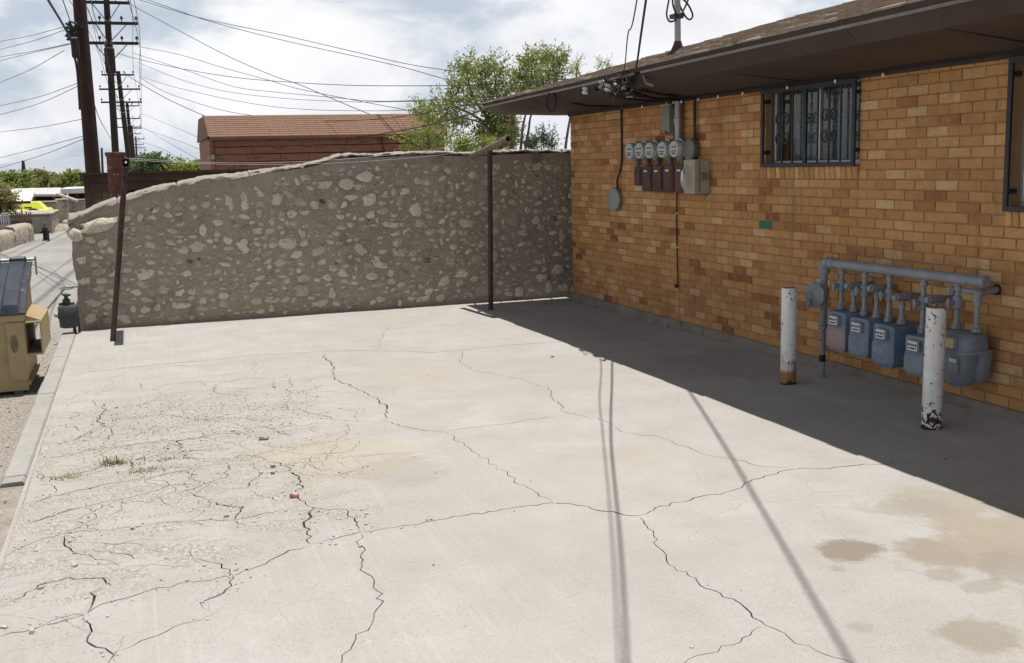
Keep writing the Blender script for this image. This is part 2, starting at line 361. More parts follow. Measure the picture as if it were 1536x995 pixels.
# blocky network of the broken corner: cell edges of scattered slabs
sp_ = []
for i in range(3000):
    q = Vector((rs.uniform(-5.9, -3.1), rs.uniform(3.9, 10.0)))
    if all(((q.x - a.x) / .30) ** 2 + ((q.y - a.y) / .46) ** 2 > 1 for a in sp_): sp_.append(q)
dv_, _, df_, _, _, _ = delaunay_2d_cdt(sp_, [], [], 0, 1e-6)
cc_ = []; em = {}
for fi, f in enumerate(df_):
    a, b, c = [dv_[i] for i in f]; cc_.append((a + b + c) / 3)
    for i, j in ((0, 1), (1, 2), (2, 0)): em.setdefault(tuple(sorted((f[i], f[j]))), []).append(fi)
for e, fl2 in em.items():
    if len(fl2) == 2 and rs.random() < .74:
        a, b = cc_[fl2[0]], cc_[fl2[1]]
        if a.y < 4.6 + (a.x + 5.4) * .75 or a.x > -3.5 - .25 * abs(a.y - 7.2): continue
        allc.append((frac([a, b], .03), rs.choice((.002, .003, .004, .006, .009)), rs.choice((.3, .6, 1))))
for line, w, dp in allc:
    line = [p for p in line if inb(p)]
    if len(line) < 4: continue
    n = len(line); L = []; C = []; Rr = []; sd = rs.random() * 50
    for i, p in enumerate(line):
        t = (line[min(i + 1, n - 1)] - line[max(i - 1, 0)]); nr = Vector((-t.y, t.x)).normalized()
        ww = w * (.95 if line[0].x < -3.4 else .66) * (.35 + 1.25 * abs(mnoise.noise(Vector((i * .11, sd, 3)))) + .5 * rs.random()) * min(1, .25 + min(i, n - 1 - i) * .25)
        k = len(pts2)
        pts2 += [p + nr * ww * .5, p, p - nr * ww * .5]; kind += [0, dp * min(1, .2 + min(i, n - 1 - i) * .4), 0]
        L.append(k); C.append(k + 1); Rr.append(k + 2)
    for ch in (L, C, Rr): edges += list(zip(ch[:-1], ch[1:]))
    if w >= .008 and line[0].x < -3.2: weakpts += [(p.x, p.y, w) for p in line if p.x < -3.3]
wp = np.array([(p.x, p.y) for p in pts2]); wk = np.array(weakpts)
ng = 0
for i in range(int((SX1 - SX0) / .11)):
    for j in range(int((SY1 - SY0) / .13)):
        p = Vector((SX0 + .05 + i * .11 + rs.uniform(-.03, .03), SY0 + .06 + j * .13 + rs.uniform(-.03, .03)))
        if p.x < SX1 - .03 and p.y < SY1 - .03 and np.min((wp[:, 0] - p.x) ** 2 + (wp[:, 1] - p.y) ** 2) > .0009: pts2.append(p); kind.append(0)
c0 = len(pts2)
rim = [Vector((SX0, SY0)), Vector((SX1, SY0)), Vector((SX1, SY1)), Vector((SX0, SY1))]
pts2 += rim; kind += [0] * 4; edges += [(c0 + i, c0 + (i + 1) % 4) for i in range(4)]
ov, oe, of, orig, _, _ = delaunay_2d_cdt([p for p in pts2], edges, [], 0, 1e-5)


def ground_z(x, y):
    if y < 11.8: pass
    z = .004 * mnoise.noise(Vector((x * .9, y * .9, 0))) + .0018 * mnoise.noise(Vector((x * 4, y * 4, 5)))
    br = max(0, min(1, (-3.3 - x) / .9)) * max(0, min(1, (9.6 - y) / 1.2))
    return z + br * .012 * mnoise.noise(Vector((x * 2.3, y * 2.3, 9)))


za, zb_ = at(467, 825, z=0), at(0, 965, z=0)
def clean(x, y): return max(0, min(1, ((zb_.x - za.x) * (y - za.y) - (zb_.y - za.y) * (x - za.x)) / (zb_ - za).length / -.25))
vz = []; dirt = []; worn = []; zone = []
for p, og in zip(ov, orig):
    k = max([kind[i] for i in og], default=.0)
    vz.append((p.x, p.y, ground_z(p.x, p.y) - .03 * k)); dirt.append(min(1., k * 1.2))
    dd = np.min(np.hypot(wk[:, 0] - p.x, wk[:, 1] - p.y) - wk[:, 2]) if len(wk) else 9
    brk = max(0, min(1, (-3.45 - p.x) / .8)) * max(0, min(1, (9.3 - p.y) / .9)) * clean(p.x, p.y)
    zone.append(brk); worn.append(max(0, 1 - dd / .055) * brk)
fs_ = [f if (Vector(ov[f[1]]) - Vector(ov[f[0]])).cross(Vector(ov[f[2]]) - Vector(ov[f[0]])) > 0 else f[::-1] for f in of]


def concrete_mat():
    m_ = bpy.data.materials.new('cracked_concrete'); m_.use_nodes = True; t = m_.node_tree; t.nodes.clear(); g = G(t)
    o = g.node('ShaderNodeTexCoord').outputs['Object']
    big = g.noise(o, .55, 5, .6); mid = g.noise(o, 2.6, 6, .62); fine = g.noise(o, 38, 5, .68); grit = g.noise(o, 120, 3, .6)
    c = g.mix(g.step(big, .35, .66), (.366, .352, .332), (.418, .402, .380))
    c = g.mix(g.lin(mid, .32, .70, 0, .8), c, (.325, .303, .275))
    c = g.mix(g.lin(fine, .35, .75, 0, .35), c, (.275, .255, .232))
    c = g.mix(g.m('MULTIPLY', g.step(grit, .58, .68), .75), c, (.20, .18, .155))
    pit = g.m('MULTIPLY', g.step(g.vor(o, 34.), .13, .05), g.step(g.noise(o, 2.1, 3, .6), .40, .58)); c = g.mix(g.m('MULTIPLY', pit, .6), c, (.19, .17, .145))
    blot = g.noise(g.v('MULTIPLY', o, (1.4, .7, 1)), 1.3, 6, .65); c = g.mix(g.m('MULTIPLY', g.step(blot, .52, .74), .30), c, (.33, .30, .25))
    c = g.mix(g.m('MULTIPLY', g.step(g.noise(g.v('ADD', o, (3, 8, 1)), 105, 3, .6), .60, .70), .5), c, (.50, .475, .445))
    # broom marks running along the lot in the broken part
    br = g.noise(g.v('MULTIPLY', o, (34, 1.2, 1)), 1.0, 3, .6)
    c = g.mix(g.m('MULTIPLY', g.step(br, .5, .75), g.m('MULTIPLY', g.step(g.node('ShaderNodeSeparateXYZ', {0: o}).outputs[0], -2.6, -4.4), .26)), c, (.48, .46, .43))
    # hairline crazing
    w_ = g.v('ADD', o, g.v('SCALE', g.node('ShaderNodeTexNoise', {'Vector': o, 'Scale': 5., 'Detail': 5.}).outputs[1], sc=.12))
    vd = g.vor(w_, 1.9, 'DISTANCE_TO_EDGE'); hm = g.step(g.noise(o, .8, 2, .5), .46, .62)
    hair = g.m('MULTIPLY', g.step(vd, .008, .002), g.m('MULTIPLY', hm, .5))
    c = g.mix(hair, c, (.24, .21, .18))
    # stains that stay on the slab: (x, y, rx, ry, strength, colour)
    nz = g.m('ADD', g.m('MULTIPLY', g.m('SUBTRACT', g.noise(o, 3.2, 6, .65), .5), 1.9), g.m('MULTIPLY', g.m('SUBTRACT', g.noise(o, 16, 5, .7), .5), 1.0))
    for (px, py, rx, ry, s_, col) in STAINS:
        p = at(px, py, z=0)
        dd = g.v('LENGTH', g.v('DIVIDE', g.v('SUBTRACT', o, (p.x, p.y, 0)), (rx, ry, 1)))
        c = g.mix(g.m('MULTIPLY', g.lin(g.m('ADD', dd, nz), 1.0, .66, 0, 1), min(.95, s_ * 1.15)), c, col)
    zn = g.attr('zone'); w2 = g.v('ADD', o, g.v('SCALE', g.node('ShaderNodeTexNoise', {'Vector': o, 'Scale': 9., 'Detail': 6., 'Roughness': .7}).outputs[1], sc=.10))
    for sc_, wd_, k0, k1 in ((3.1, .016, .42, .52), (7.5, .028, .50, .60)):
        h2 = g.m('MULTIPLY', g.step(g.vor(w2, sc_, 'DISTANCE_TO_EDGE'), wd_, wd_ * .35), g.m('MULTIPLY', g.step(g.m('ADD', g.noise(g.v('ADD', o, (sc_, 2, 1)), 1.5, 4, .6), g.m('MULTIPLY', zn, .12)), k0 + .10, k1 + .10), zn))
        c = g.mix(g.m('MULTIPLY', h2, .4), c, (.235, .21, .175))
    deb = g.m('MULTIPLY', g.step(g.m('ADD', g.noise(g.v('MULTIPLY', o, (1, 1.9, 1)), 2.6, 6, .7), g.m('MULTIPLY', zn, .10)), .56, .66), zn)
    gr_ = g.noise(o, 75, 4, .7); c = g.mix(g.m('MULTIPLY', deb, g.lin(gr_, .44, .58, 0, .9)), c, (.225, .20, .16)); c = g.mix(g.m('MULTIPLY', deb, g.lin(gr_, .47, .38, 0, .7)), c, (.52, .49, .44))
    wn = g.attr('worn'); ag = g.vor(o, 60.)
    k = g.step(g.m('ADD', wn, g.m('MULTIPLY', g.m('SUBTRACT', g.noise(o, 14, 5, .65), .5), 1.5)), .42, .8)
    c = g.mix(g.m('MULTIPLY', k, .5), c, g.mix(g.step(ag, .2, .6), (.43, .405, .36), (.29, .265, .225)))
    c = g.mix(g.m('MULTIPLY', g.step(g.attr('dirt'), .05, .5), .9), c, (.10, .082, .064))
    b = g.node('ShaderNodeBsdfPrincipled', {'Base Color': c, 'Roughness': .93, 'Specular IOR Level': .25})
    h = g.m('ADD', g.m('ADD', g.m('MULTIPLY', fine, .5), g.m('MULTIPLY', grit, .35)), g.m('MULTIPLY', g.m('MULTIPLY', k, ag), 1.2))
    g.l.new(g.bump(h, .004, .55), b.inputs['Normal'])
    g.l.new(b.outputs[0], g.node('ShaderNodeOutputMaterial').inputs[0]); return m_
_oil = (.25, .22, .18)
STAINS = [(1273, 823, .17, .17, .75, (.20, .17, .13)), (1255, 853, .04, .04, .5, _oil), (1474, 954, .15, .15, .6, (.24, .205, .155)), (1416, 862, .10, .09, .5, _oil), (1476, 880, .10, .07, .45, _oil),
          (1450, 830, .32, .26, .75, (.28, .245, .19)), (1395, 828, .15, .2, .55, _oil), (1505, 800, .35, .35, .7, (.29, .255, .20)), (1425, 755, .40, .30, .6, (.30, .27, .215)), (1520, 848, .2, .2, .6, _oil),
          (1355, 762, .25, .2, .35, _oil), (1290, 940, .06, .06, .4, _oil), (515, 690, .50, .55, .30, (.39, .335, .23)), (440, 680, .4, .3, .3, (.40, .335, .235)), (600, 705, .3, .3, .3, _oil), (640, 560, .7, .6, .2, (.39, .335, .26)), (780, 965, .22, .2, .22, (.36, .36, .30)), (930, 700, .8, .5, .16, (.39, .335, .26)), (1100, 545, .9, .8, .25, (.24, .21, .18))]
M['concrete'] = concrete_mat()
sl = MB(); sl.add(vz, fs_); sl.att = {'dirt': ('POINT', dirt), 'worn': ('POINT', worn), 'zone': ('POINT', zone)}
slab = tag(sl.build('concrete_slab', M['concrete']), kind='structure')
# the rest of the lot, behind the camera
sb = MB(); sb.hexa([(SX0, -14, -.3), (SX1, -14, -.3), (SX1, SY0, -.3), (SX0, SY0, -.3), (SX0, -14, -.002), (SX1, -14, -.002), (SX1, SY0, -.002), (SX0, SY0, -.002)])
sb.att = {'dirt': ('POINT', [0.] * 8), 'worn': ('POINT', [0.] * 8)}
tag(sb.build('concrete_apron', M['concrete']), kind='structure')

# kerb strip: separate lengths with open joints, each a little uneven
kb = thing('concrete_kerb', None, None); tag(kb, kind='structure')
ky = [6.42, 6.57, 9.05, 10.9, 12.62]
for a, b in zip(ky[:-1], ky[1:]):
    m_ = MB(); n = max(2, int((b - a) / .12)); gap = .007
    ys = [a + gap + (b - a - 2 * gap) * i / n for i in range(n + 1)]; vs = []
    for y in ys:
        j = .006 * mnoise.noise(Vector((y * 5, 1, 2))); dz = .007 + .003 * mnoise.noise(Vector((y * 2, 4, 2)))
        x0 = KERBX[0] - .02 * (y - 9.4) / 6 + j; x1 = KERBX[1] - .004
        vs += [(x0, y, ALZ - .1), (x0, y, dz - .014), (x0 + .014, y, dz), (x1 - .012, y, dz + .002), (x1, y, dz - .012), (x1, y, -.1)]
    fs = []
    for i in range(n):
        for k in range(5): fs.append((i * 6 + k, i * 6 + k + 1, (i + 1) * 6 + k + 1, (i + 1) * 6 + k))
    fs += [tuple(range(6))[::-1], tuple(n * 6 + k for k in range(6))]
    fs = [f[::-1] for f in fs]
    m_.add(vs, fs); m_.build('kerb_block', M['kerb'], kb)

# alley and far ground
def asphalt_mat():
    m_ = bpy.data.materials.new('alley_asphalt'); m_.use_nodes = True; t = m_.node_tree; t.nodes.clear(); g = G(t)
    o = g.node('ShaderNodeTexCoord').outputs['Object']; sp = g.node('ShaderNodeSeparateXYZ', {0: o})
    c = g.mix(g.step(g.noise(o, .5, 5, .6), .35, .68), (.235, .225, .215), (.315, .30, .285))
    tr = g.noise(g.v('MULTIPLY', o, (2.2, .06, 1)), 1.4, 4, .6)
    c = g.mix(g.lin(tr, .35, .7, 0, .5), c, (.38, .36, .335))
    c = g.mix(g.lin(g.noise(o, 45, 3, .6), .4, .75, 0, .45), c, (.15, .14, .13))
    grav = g.step(g.m('ADD', sp.outputs[0], g.m('MULTIPLY', g.m('SUBTRACT', g.noise(o, 1.6, 5, .6), .5), 1.4)), -6.55, -6.15)
    grav = g.m('MULTIPLY', grav, g.step(sp.outputs[1], 17, 11))
    c = g.mix(grav, c, g.mix(g.step(g.vor(o, 45), .2, .6), (.36, .325, .285), (.22, .195, .165)))
    b = g.node('ShaderNodeBsdfPrincipled', {'Base Color': c, 'Roughness': .92, 'Specular IOR Level': .3})
    g.l.new(g.bump(g.m('ADD', g.noise(o, 70, 4, .6), g.m('MULTIPLY', grav, g.vor(o, 45))), .008, .5), b.inputs['Normal'])
    g.l.new(b.outputs[0], g.node('ShaderNodeOutputMaterial').inputs[0]); return m_
M['asphalt'] = asphalt_mat()
M['dirt'] = pmat('dry_ground', (.30, .255, .20), (.38, .33, .27), .6, .95, .6, .03, 6, rand=False, spots=[((.2, .17, .12), 2, .5, .7)])
def sheet(name, x0, x1, y0, y1, z, mat, nx=6, ny=20, amp=.0):
    m_ = MB(); vs = [(x0 + (x1 - x0) * i / nx, y0 + (y1 - y0) * j / ny, z + amp * mnoise.noise(Vector((i * .7, j * .7, 3)))) for j in range(ny + 1) for i in range(nx + 1)]
    m_.add(vs, [(j * (nx + 1) + i, j * (nx + 1) + i + 1, (j + 1) * (nx + 1) + i + 1, (j + 1) * (nx + 1) + i) for j in range(ny) for i in range(nx)])
    return tag(m_.build(name, mat), kind='structure')
sheet('ground', -1500, 1500, -200, 2500, ALZ - .03, M['dirt'], 12, 12)
sheet('alley_road', -9.6, KERBX[0] + .05, -20, 150, ALZ, M['asphalt'], 8, 60, .012)

# distant bare hills
def hill(name, x0, x1, y, h, seed, mat):
    m_ = MB(); n = 80; vs = []
    for i in range(n + 1):
        t = i / n; x = x0 + (x1 - x0) * t
        hh = h * math.sin(math.pi * t) ** .5 * (.65 + .5 * mnoise.fractal(Vector((t * 6, seed, 0)), 1, 2, 5))
        vs += [(x, y - 250, -3), (x, y - 60, hh * .6), (x, y, hh), (x, y + 200, -3)]
    m_.add(vs, [(i * 4 + k, (i + 1) * 4 + k, (i + 1) * 4 + k + 1, i * 4 + k + 1) for i in range(n) for k in range(3)])
    return tag(m_.build(name, mat, smooth=60), kind='structure')
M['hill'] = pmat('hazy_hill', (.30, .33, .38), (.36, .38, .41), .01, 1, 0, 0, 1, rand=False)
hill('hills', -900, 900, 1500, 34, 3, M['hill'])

# loose rubble of the broken slab and gravel along the kerb: nobody could count it
rb = MB(); cube = [(-1, -1, -1), (1, -1, -1), (1, 1, -1), (-1, 1, -1), (-1, -1, 1), (1, -1, 1), (1, 1, 1), (-1, 1, 1)]
def chip(x, y, z, s, rr):
    a = rr.uniform(0, math.tau); ca, sa = math.cos(a), math.sin(a); sx, sy, sz = s * rr.uniform(.6, 1.3), s * rr.uniform(.5, 1.), s * rr.uniform(.3, .7)
    p = []
    for q in cube:
        u = [q[0] * sx * rr.uniform(.5, 1), q[1] * sy * rr.uniform(.5, 1), q[2] * sz * rr.uniform(.5, 1)]
        p.append((x + ca * u[0] - sa * u[1], y + sa * u[0] + ca * u[1], z + sz * .55 + u[2]))
    rb.hexa(p)
tintv = []
rr = random.Random(11)
zone = [w_ for w_ in weakpts if w_[0] < -3.7 and 3 < w_[1] < 8.6]
for i in range(1500):
    q = zone[rr.randrange(len(zone))]
    x = q[0] + rr.gauss(0, .045); y = q[1] + rr.gauss(0, .055)
    if x < SX0 + .02: continue
    chip(x, y, ground_z(x, y), .0025 + .0065 * rr.random() ** 2.5 + (.014 * rr.random() if rr.random() < .018 else 0), rr)
for i in range(1500):
    p = at(rr.uniform(110, 420), 0, z=0) if False else Vector((rr.gauss(-4.7, .5), rr.gauss(7.55, .38), 0))
    if p.x > SX0 + .02: chip(p.x, p.y, ground_z(p.x, p.y), .0022 + .006 * rr.random() ** 3, rr)
for i in range(90):
    x = rr.uniform(-5.6, -.5); y = rr.uniform(3, 12.4); chip(x, y, ground_z(x, y), .002 + .005 * rr.random() ** 2, rr)
M['rubble'] = pmat('rubble', (.42, .40, .355), (.52, .50, .45), 14, .95, .3, .004, 80, rand=False, spots=[((.24, .2, .16), 9, .5, .66)])
tag(rb.build('concrete_rubble', M['rubble']), kind='stuff')
rb = MB()
for i in range(2400):
    x = rr.uniform(-7.6, KERBX[0] - .03) if i % 3 else rr.gauss(-6.05, .12); y = rr.uniform(4.2, 13.5)
    if x > KERBX[0] - .03 and y > 6.4: continue
    if x > KERBX[1] - .02: continue
    chip(x, y, ALZ + (.09 if x > KERBX[0] - .04 else 0), .003 + .009 * rr.random() ** 4, rr)
tag(rb.build('alley_gravel', M['rubble']), kind='stuff')
# gravel wedge where the kerb has broken off
sheet('gravel_shoulder', -7.4, KERBX[1] + .004, 3.2, 6.42, ALZ + .085, pmat('gravel_dirt', (.24, .21, .175), (.36, .32, .275), 9, .95, .8, .012, 40, rand=False, spots=[((.5, .46, .4), 30, .6, .68), ((.12, .1, .085), 22, .58, .7)]), 14, 30, .02)

# a few bigger loose pieces and litter one could pick up
def pebble(name, label, cat, px, py, s, mat, flat=.6):
    p = at(px, py, z=0); bm = bmesh.new(); bmesh.ops.create_icosphere(bm, subdivisions=2, radius=s)
    for v in bm.verts: v.co = Vector((v.co.x * 1.2, v.co.y, v.co.z * flat)) * (1 + .35 * mnoise.noise(v.co * 1.3 / s + Vector((px, 0, 0))))
    m_ = MB(); m_.bm(bm, 0, Matrix.Translation((p.x, p.y, ground_z(p.x, p.y) + s * flat * .8))); return tag(m_.build(name, mat), label, cat)
pebble('loose_stone', 'small pale stone lying in the shade beside the nearer bollard', 'stone', 1502, 656, .018, M['kerb'])
pebble('concrete_chunk', 'pale concrete chunk beside the wide black crack on the broken slab', 'chunk', 396, 660, .028, M['kerb'])
pebble('dark_pebble', 'dark pebble alone on the sunlit concrete near the far crack', 'stone', 829, 536, .014, M['plinth'])
cn = MB(); p = at(441, 748, z=0); cn.lathe([(0, .010), (.006, .015), (.02, .012), (.036, .016), (.046, .012)], (p.x - .02, p.y, .014), (1, .25, .0), 14)
tag(cn.build('crushed_can', pmat('can_red', (.42, .10, .10), (.62, .45, .44), 22, .4, 0, 0, 1, metal=.3)), 'small red crushed drink can lying in the crack', 'can')

# grass tufts in the broken slab
M['grass'] = pmat('weed_grass', (.14, .16, .045), (.26, .25, .10), 30, .8, 0, 0, 1)
for px, py, n, sp, lab in [(170, 697, 70, .05, 'tallest green weed tuft in the rubble nearest the kerb'), (216, 706, 60, .06, 'low wide weed tuft right of the tallest one'), (95, 717, 60, .06, 'flat yellowish weed patch close to the kerb end'), (245, 690, 30, .05, 'sparse weed tuft farthest from the kerb in the rubble')]:
    p = at(px, py, z=0); m_ = MB()
    for i in range(n):
        x = p.x + rr.gauss(0, sp); y = p.y + rr.gauss(0, sp * .5); h = rr.uniform(.02, .055) * (1.2 if px == 170 else .6); a = rr.uniform(0, math.tau); l = rr.uniform(.01, .05); w_ = .003
        dx, dy = math.cos(a), math.sin(a); z = ground_z(x, y) - .005
        m_.add([(x - dy * w_, y + dx * w_, z), (x + dy * w_, y - dx * w_, z), (x + dx * l * .5 + dy * w_ * .7, y + dy * l * .5 - dx * w_ * .7, z + h * .65), (x + dx * l * .5 - dy * w_ * .7, y + dy * l * .5 + dx * w_ * .7, z + h * .65), (x + dx * l, y + dy * l, z + h)], [(0, 1, 2, 3), (3, 2, 4)])
    tag(m_.build('weed_tuft', M['grass']), lab, 'weed', 'weeds growing in the broken slab')


# ------------------------------------------------------------------ brick house
house = thing('brick_house', 'long tan brick house with dark brown eave and barred windows beside the concrete lot', 'house', (0, 6, 0))
Z0, CH, BL = .1254, .0702, .203
YF, ZS = 12.097, 2.287          # far corner, soffit height
W1 = (6.610, 7.845); W2 = (3.75, 5.165)
wl = MB()
T = .0095                        # bricks stand this proud of the mortar
def wallbox(y0, y1, z0, z1): wl.box((T, y0, z0), (.24, y1, z1))
S1, S2 = Z0 + 20 * CH, Z0 + 16 * CH
wallbox(-2, W2[0], Z0 - .02, ZS + .1); wallbox(W2[0], W2[1], Z0 - .02, S2 + .07); wallbox(W2[1], W1[0], Z0 - .02, ZS + .1); wallbox(W1[0], W1[1], Z0 - .02, S1 + .07); wallbox(W1[1], YF - T, Z0 - .02, ZS + .1)
wl.box((.24, YF - .24, Z0), (8, YF - T, ZS + .1)); wl.box((.24, -2, .1), (.30, YF - .3, ZS), 0)
wall = wl.build('wall', M['mortar'], house)

bvar = []
for k in range(5):
    m_ = MB(); bm = bmesh.new(); bmesh.ops.create_cube(bm, size=1)
    for v in bm.verts: v.co = Vector((v.co.x * .022 + .011 + (.0015 * random.uniform(-1, 1) if v.co.x < 0 else 0), v.co.y * (BL - .008) + random.uniform(-.0012, .0012), v.co.z * (CH - .0085) + random.uniform(-.0012, .0012)))
    ed = [e for e in bm.edges if all(v.co.x < .006 for v in e.verts)]
    bmesh.ops.bevel(bm, geom=ed, offset=.0035, segments=1, affect='EDGES', profile=.5)
    for v in bm.verts: v.co += Vector((.0008, .0008, .0008)) * mnoise.noise(v.co * 60 + Vector((k * 9, 0, 0)))
    m_.bm(bm); o = m_.build('brick', M['brick'], wall); me = o.data; bpy.data.objects.remove(o); bvar.append(me)


def brick_tint(r):
    q = r.random()
    return .06 + .1 * r.random() if q < .035 else .20 + .14 * r.random() if q < .14 else .84 + .14 * r.random() if q > .87 else .36 + .40 * r.random()


br_ = random.Random(23); cells = []
cl_t = {}
for k in range(31):
    z = Z0 + (k + .5) * CH; h = 1.0
    if k == 30: h = .72; z = Z0 + 30 * CH + .36 * CH
    off = (0 if k % 2 else BL / 2)
    y = YF + .0 - off - BL
    ys = [(YF - off, YF)] if off else []
    while y > .6: ys.append((y, y + BL)); y -= BL
    for a, b in ys:
        segs = [(a, b)]
        for (w0, w1, r0) in ((*W1, 20), (*W2, 16)):
            if k >= r0:
                ns = []
                for (p, q) in segs:
                    if q <= w0 or p >= w1: ns.append((p, q)); continue
                    if p < w0 - .03: ns.append((p, w0))
                    if q > w1 + .03: ns.append((w1, q))
                segs = ns
        for (p, q) in segs: cells.append((p, q, z, h, k))
cells.sort(key=lambda c: c[0] if c[0] > 4.6 else 99)
nb = 0; far = MB(); ftint = []
for (p, q, z, h, k) in cells:
    t = brick_tint(br_); ly = (q - p - .010) / (BL - .010); dx = br_.uniform(-.0014, .0014); green = abs((p + q) / 2 - 7.90) < .1 and k == 14
    if green: GREEN = (p, q, z)
    if nb < 299 and p > 4.6 or green:
        o = bpy.data.objects.new('brick', bvar[nb % 5]); COL.objects.link(o); o.parent = wall; nb += 1
        o.location = (dx, (p + q) / 2, z); o.scale = (1, ly, h); o['tint'] = t
        if green:
            o.name = 'painted_brick'; o['label'] = 'brick painted bright green'; o.data = bvar[0].copy(); o.data.materials[0] = M['green_brick']
    else:
        me = bvar[nb % 5]; nb2 = len(me.vertices)
        far.add([(v.co.x + dx, v.co.y * ly + (p + q) / 2, v.co.z * h + z) for v in me.vertices], [tuple(f.vertices) for f in me.polygons]); ftint += [t] * nb2
# end wall bricks (turned the corner)
for k in range(31):
    x = .0 if k % 2 else -BL / 2
    while x < 1.2:
        p, q = max(x, 0.005), x + BL; x += BL; me = bvar[k % 5]; t = brick_tint(br_)
        if q - p < .05: continue
        far.add([((p + q) / 2 + v.co.y * (q - p - .01) / (BL - .01), YF - v.co.x - .0, v.co.z + Z0 + (k + .5) * CH) for v in me.vertices], [tuple(f.vertices) for f in me.polygons]); ftint += [t] * len(me.vertices)
far.att = {'tint': ('POINT', ftint)}
tag(far.build('distant_bricks', M['brick_far'], wall), kind='stuff')
# soldier sills under the windows
for (w0, w1, zb, nme) in ((W1[0] - .0, W1[1] + .03, S1, 19), (W2[0], W2[1] + .02, S2, 24)):
    n = nme; st = (w1 - w0) / n
    for i in range(n):
        y = w0 + (i + .5) * st; o = bpy.data.objects.new('sill_brick', bvar[i % 5]); COL.objects.link(o); o.parent = wall; o['tint'] = br_.uniform(.12, .95)
        o.rotation_euler = (R(90), R(-7), 0); o.location = (-.012, y, zb + .05); o.scale = (1.6, .093 / (BL - .01), (st - .009) / (CH - .0105))
# plinth with a sloping cement fillet at the ground
pl = MB(); vs = []; n = 120; fv = []
for i in range(n + 1):
    y = -2 + (YF + 2.03) * i / n; a = .010 * mnoise.noise(Vector((y * 1.4, 0, 1))) + .006 * mnoise.noise(Vector((y * 6, 0, 1))); near = max(0, min(1, (11.5 - y) / 5)); zf = .012 + .045 * near + a * .5
    vs += [(-.03, y, -.05), (-.028 + a * .8, y, zf + .01), (-.016 + a * .6, y, Z0 - .02 + a * .3), (-.006 + a * .2, y, Z0 - .004), (.05, y, Z0 - .002)]
    fv += [(-.50 - .25 * near + a * 6, y, -.012), (-.30 + a * 4, y, .003 + zf * .25), (-.10 + a, y, zf * .75), (-.035 + a, y, zf + .004), (-.02, y, zf - .03)]
pl.add(vs, [(i * 5 + k, (i + 1) * 5 + k, (i + 1) * 5 + k + 1, i * 5 + k + 1) for i in range(n) for k in range(4)])
pl.add([(-.05, YF + .03, -.02), (-.006, YF + .03, Z0 - .004), (3, YF + .03, Z0 - .004), (3, YF + .03, -.02)], [(0, 1, 2, 3)])
pl.build('foundation_plinth', M['plinth'], house, smooth=50)
fl_ = MB(); fl_.add(fv, [(i * 5 + k, (i + 1) * 5 + k, (i + 1) * 5 + k + 1, i * 5 + k + 1) for i in range(n) for k in range(4)])
fl_.att = {'dirt': ('POINT', [0.] * len(fv)), 'worn': ('POINT', [0.] * len(fv))}
tag(fl_.build('concrete_skirt', M['concrete'], smooth=60), kind='structure')

# eave: soffit, two fascia boards, drip edge, roof
YE = 12.56
def ev(y):      # the eave line: it sags a little towards the far end
    t = (YE - y) / 9.5
    return dict(so=(-.755 - .04 * t, 2.308 + .088 * t), dr=(-.952 + .075 * t, 2.392 + .105 * t), up=(-.962 + .075 * t, 2.452 + .115 * t))
ye = [YE - i * (YE + 2) / 40 for i in range(41)]
m_ = MB(); vs = []
for y in ye: e = ev(y); vs += [(.02, y, ZS + .002), (e['so'][0], y, e['so'][1]), (e['so'][0], y, e['so'][1] + .02), (.02, y, ZS + .03)]
m_.add(vs, [(i * 4 + k, (i + 1) * 4 + k, (i + 1) * 4 + (k + 1) % 4, i * 4 + (k + 1) % 4) for i in range(40) for k in range(4)]); m_.add(vs[:4], [(0, 1, 2, 3)])
m_.box((.02, YF, ZS + .002), (3.5, YE, ZS + .03))
sof = m_.build('soffit', M['soffit'], house)
for y in (9.76, 7.32, 4.9):
    m_ = MB(); m_.hexa([(-.05, y - .022, ZS - .004), (-.76, y - .022, ZS + .03 + (12.5 - y) * .0075), (-.76, y + .022, ZS + .03 + (12.5 - y) * .0075), (-.05, y + .022, ZS - .004), (-.05, y - .022, ZS + .01), (-.76, y - .022, ZS + .06 + (12.5 - y) * .0075), (-.76, y + .022, ZS + .06 + (12.5 - y) * .0075), (-.05, y + .022, ZS + .01)]); m_.build('soffit_batten', M['fascia'], sof)
m_ = MB(); m_.box((-.028, -2, ZS - .035), (.004, YF, ZS + .012)); m_.build('frieze_board', M['fascia'], house)


def board(name, mat, prof, y0, y1, parent=house):
    """board along the eave; prof(y) -> 4 section points (x, z)"""
    m_ = MB(); n = max(2, int(abs(y1 - y0) / .35)); vs = []
    for i in range(n + 1):
        y = y0 + (y1 - y0) * i / n; j = .003 * mnoise.noise(Vector((y * 1.7, len(name), 2)))
        vs += [(x + j, y, z + j) for x, z in prof(y)]
    m_.add(vs, [(i * 4 + k, i * 4 + (k + 1) % 4, (i + 1) * 4 + (k + 1) % 4, (i + 1) * 4 + k) for i in range(n) for k in range(4)])
    m_.add(vs[:4], [(3, 2, 1, 0)]); m_.add(vs[-4:], [(0, 1, 2, 3)]); return m_.build(name, mat, parent)
def lower(y): e = ev(y); a, b = e['so'], e['dr']; return [(a[0] - .004, a[1] - .004), (b[0] + .006, b[1] - .006), (b[0] + .04, b[1] + .012), (a[0] + .03, a[1] + .03)]
def upper(y): e = ev(y); a, b = e['dr'], e['up']; return [(a[0] + .004, a[1] + .012), (b[0] + .004, b[1] - .012), (b[0] + .04, b[1] - .012), (a[0] + .04, a[1] + .013)]
def drip(y): e = ev(y); a = e['dr']; return [(a[0] - .006, a[1] - .008), (a[0] - .008, a[1] + .012), (a[0] + .012, a[1] + .0125), (a[0] + .012, a[1] - .004)]
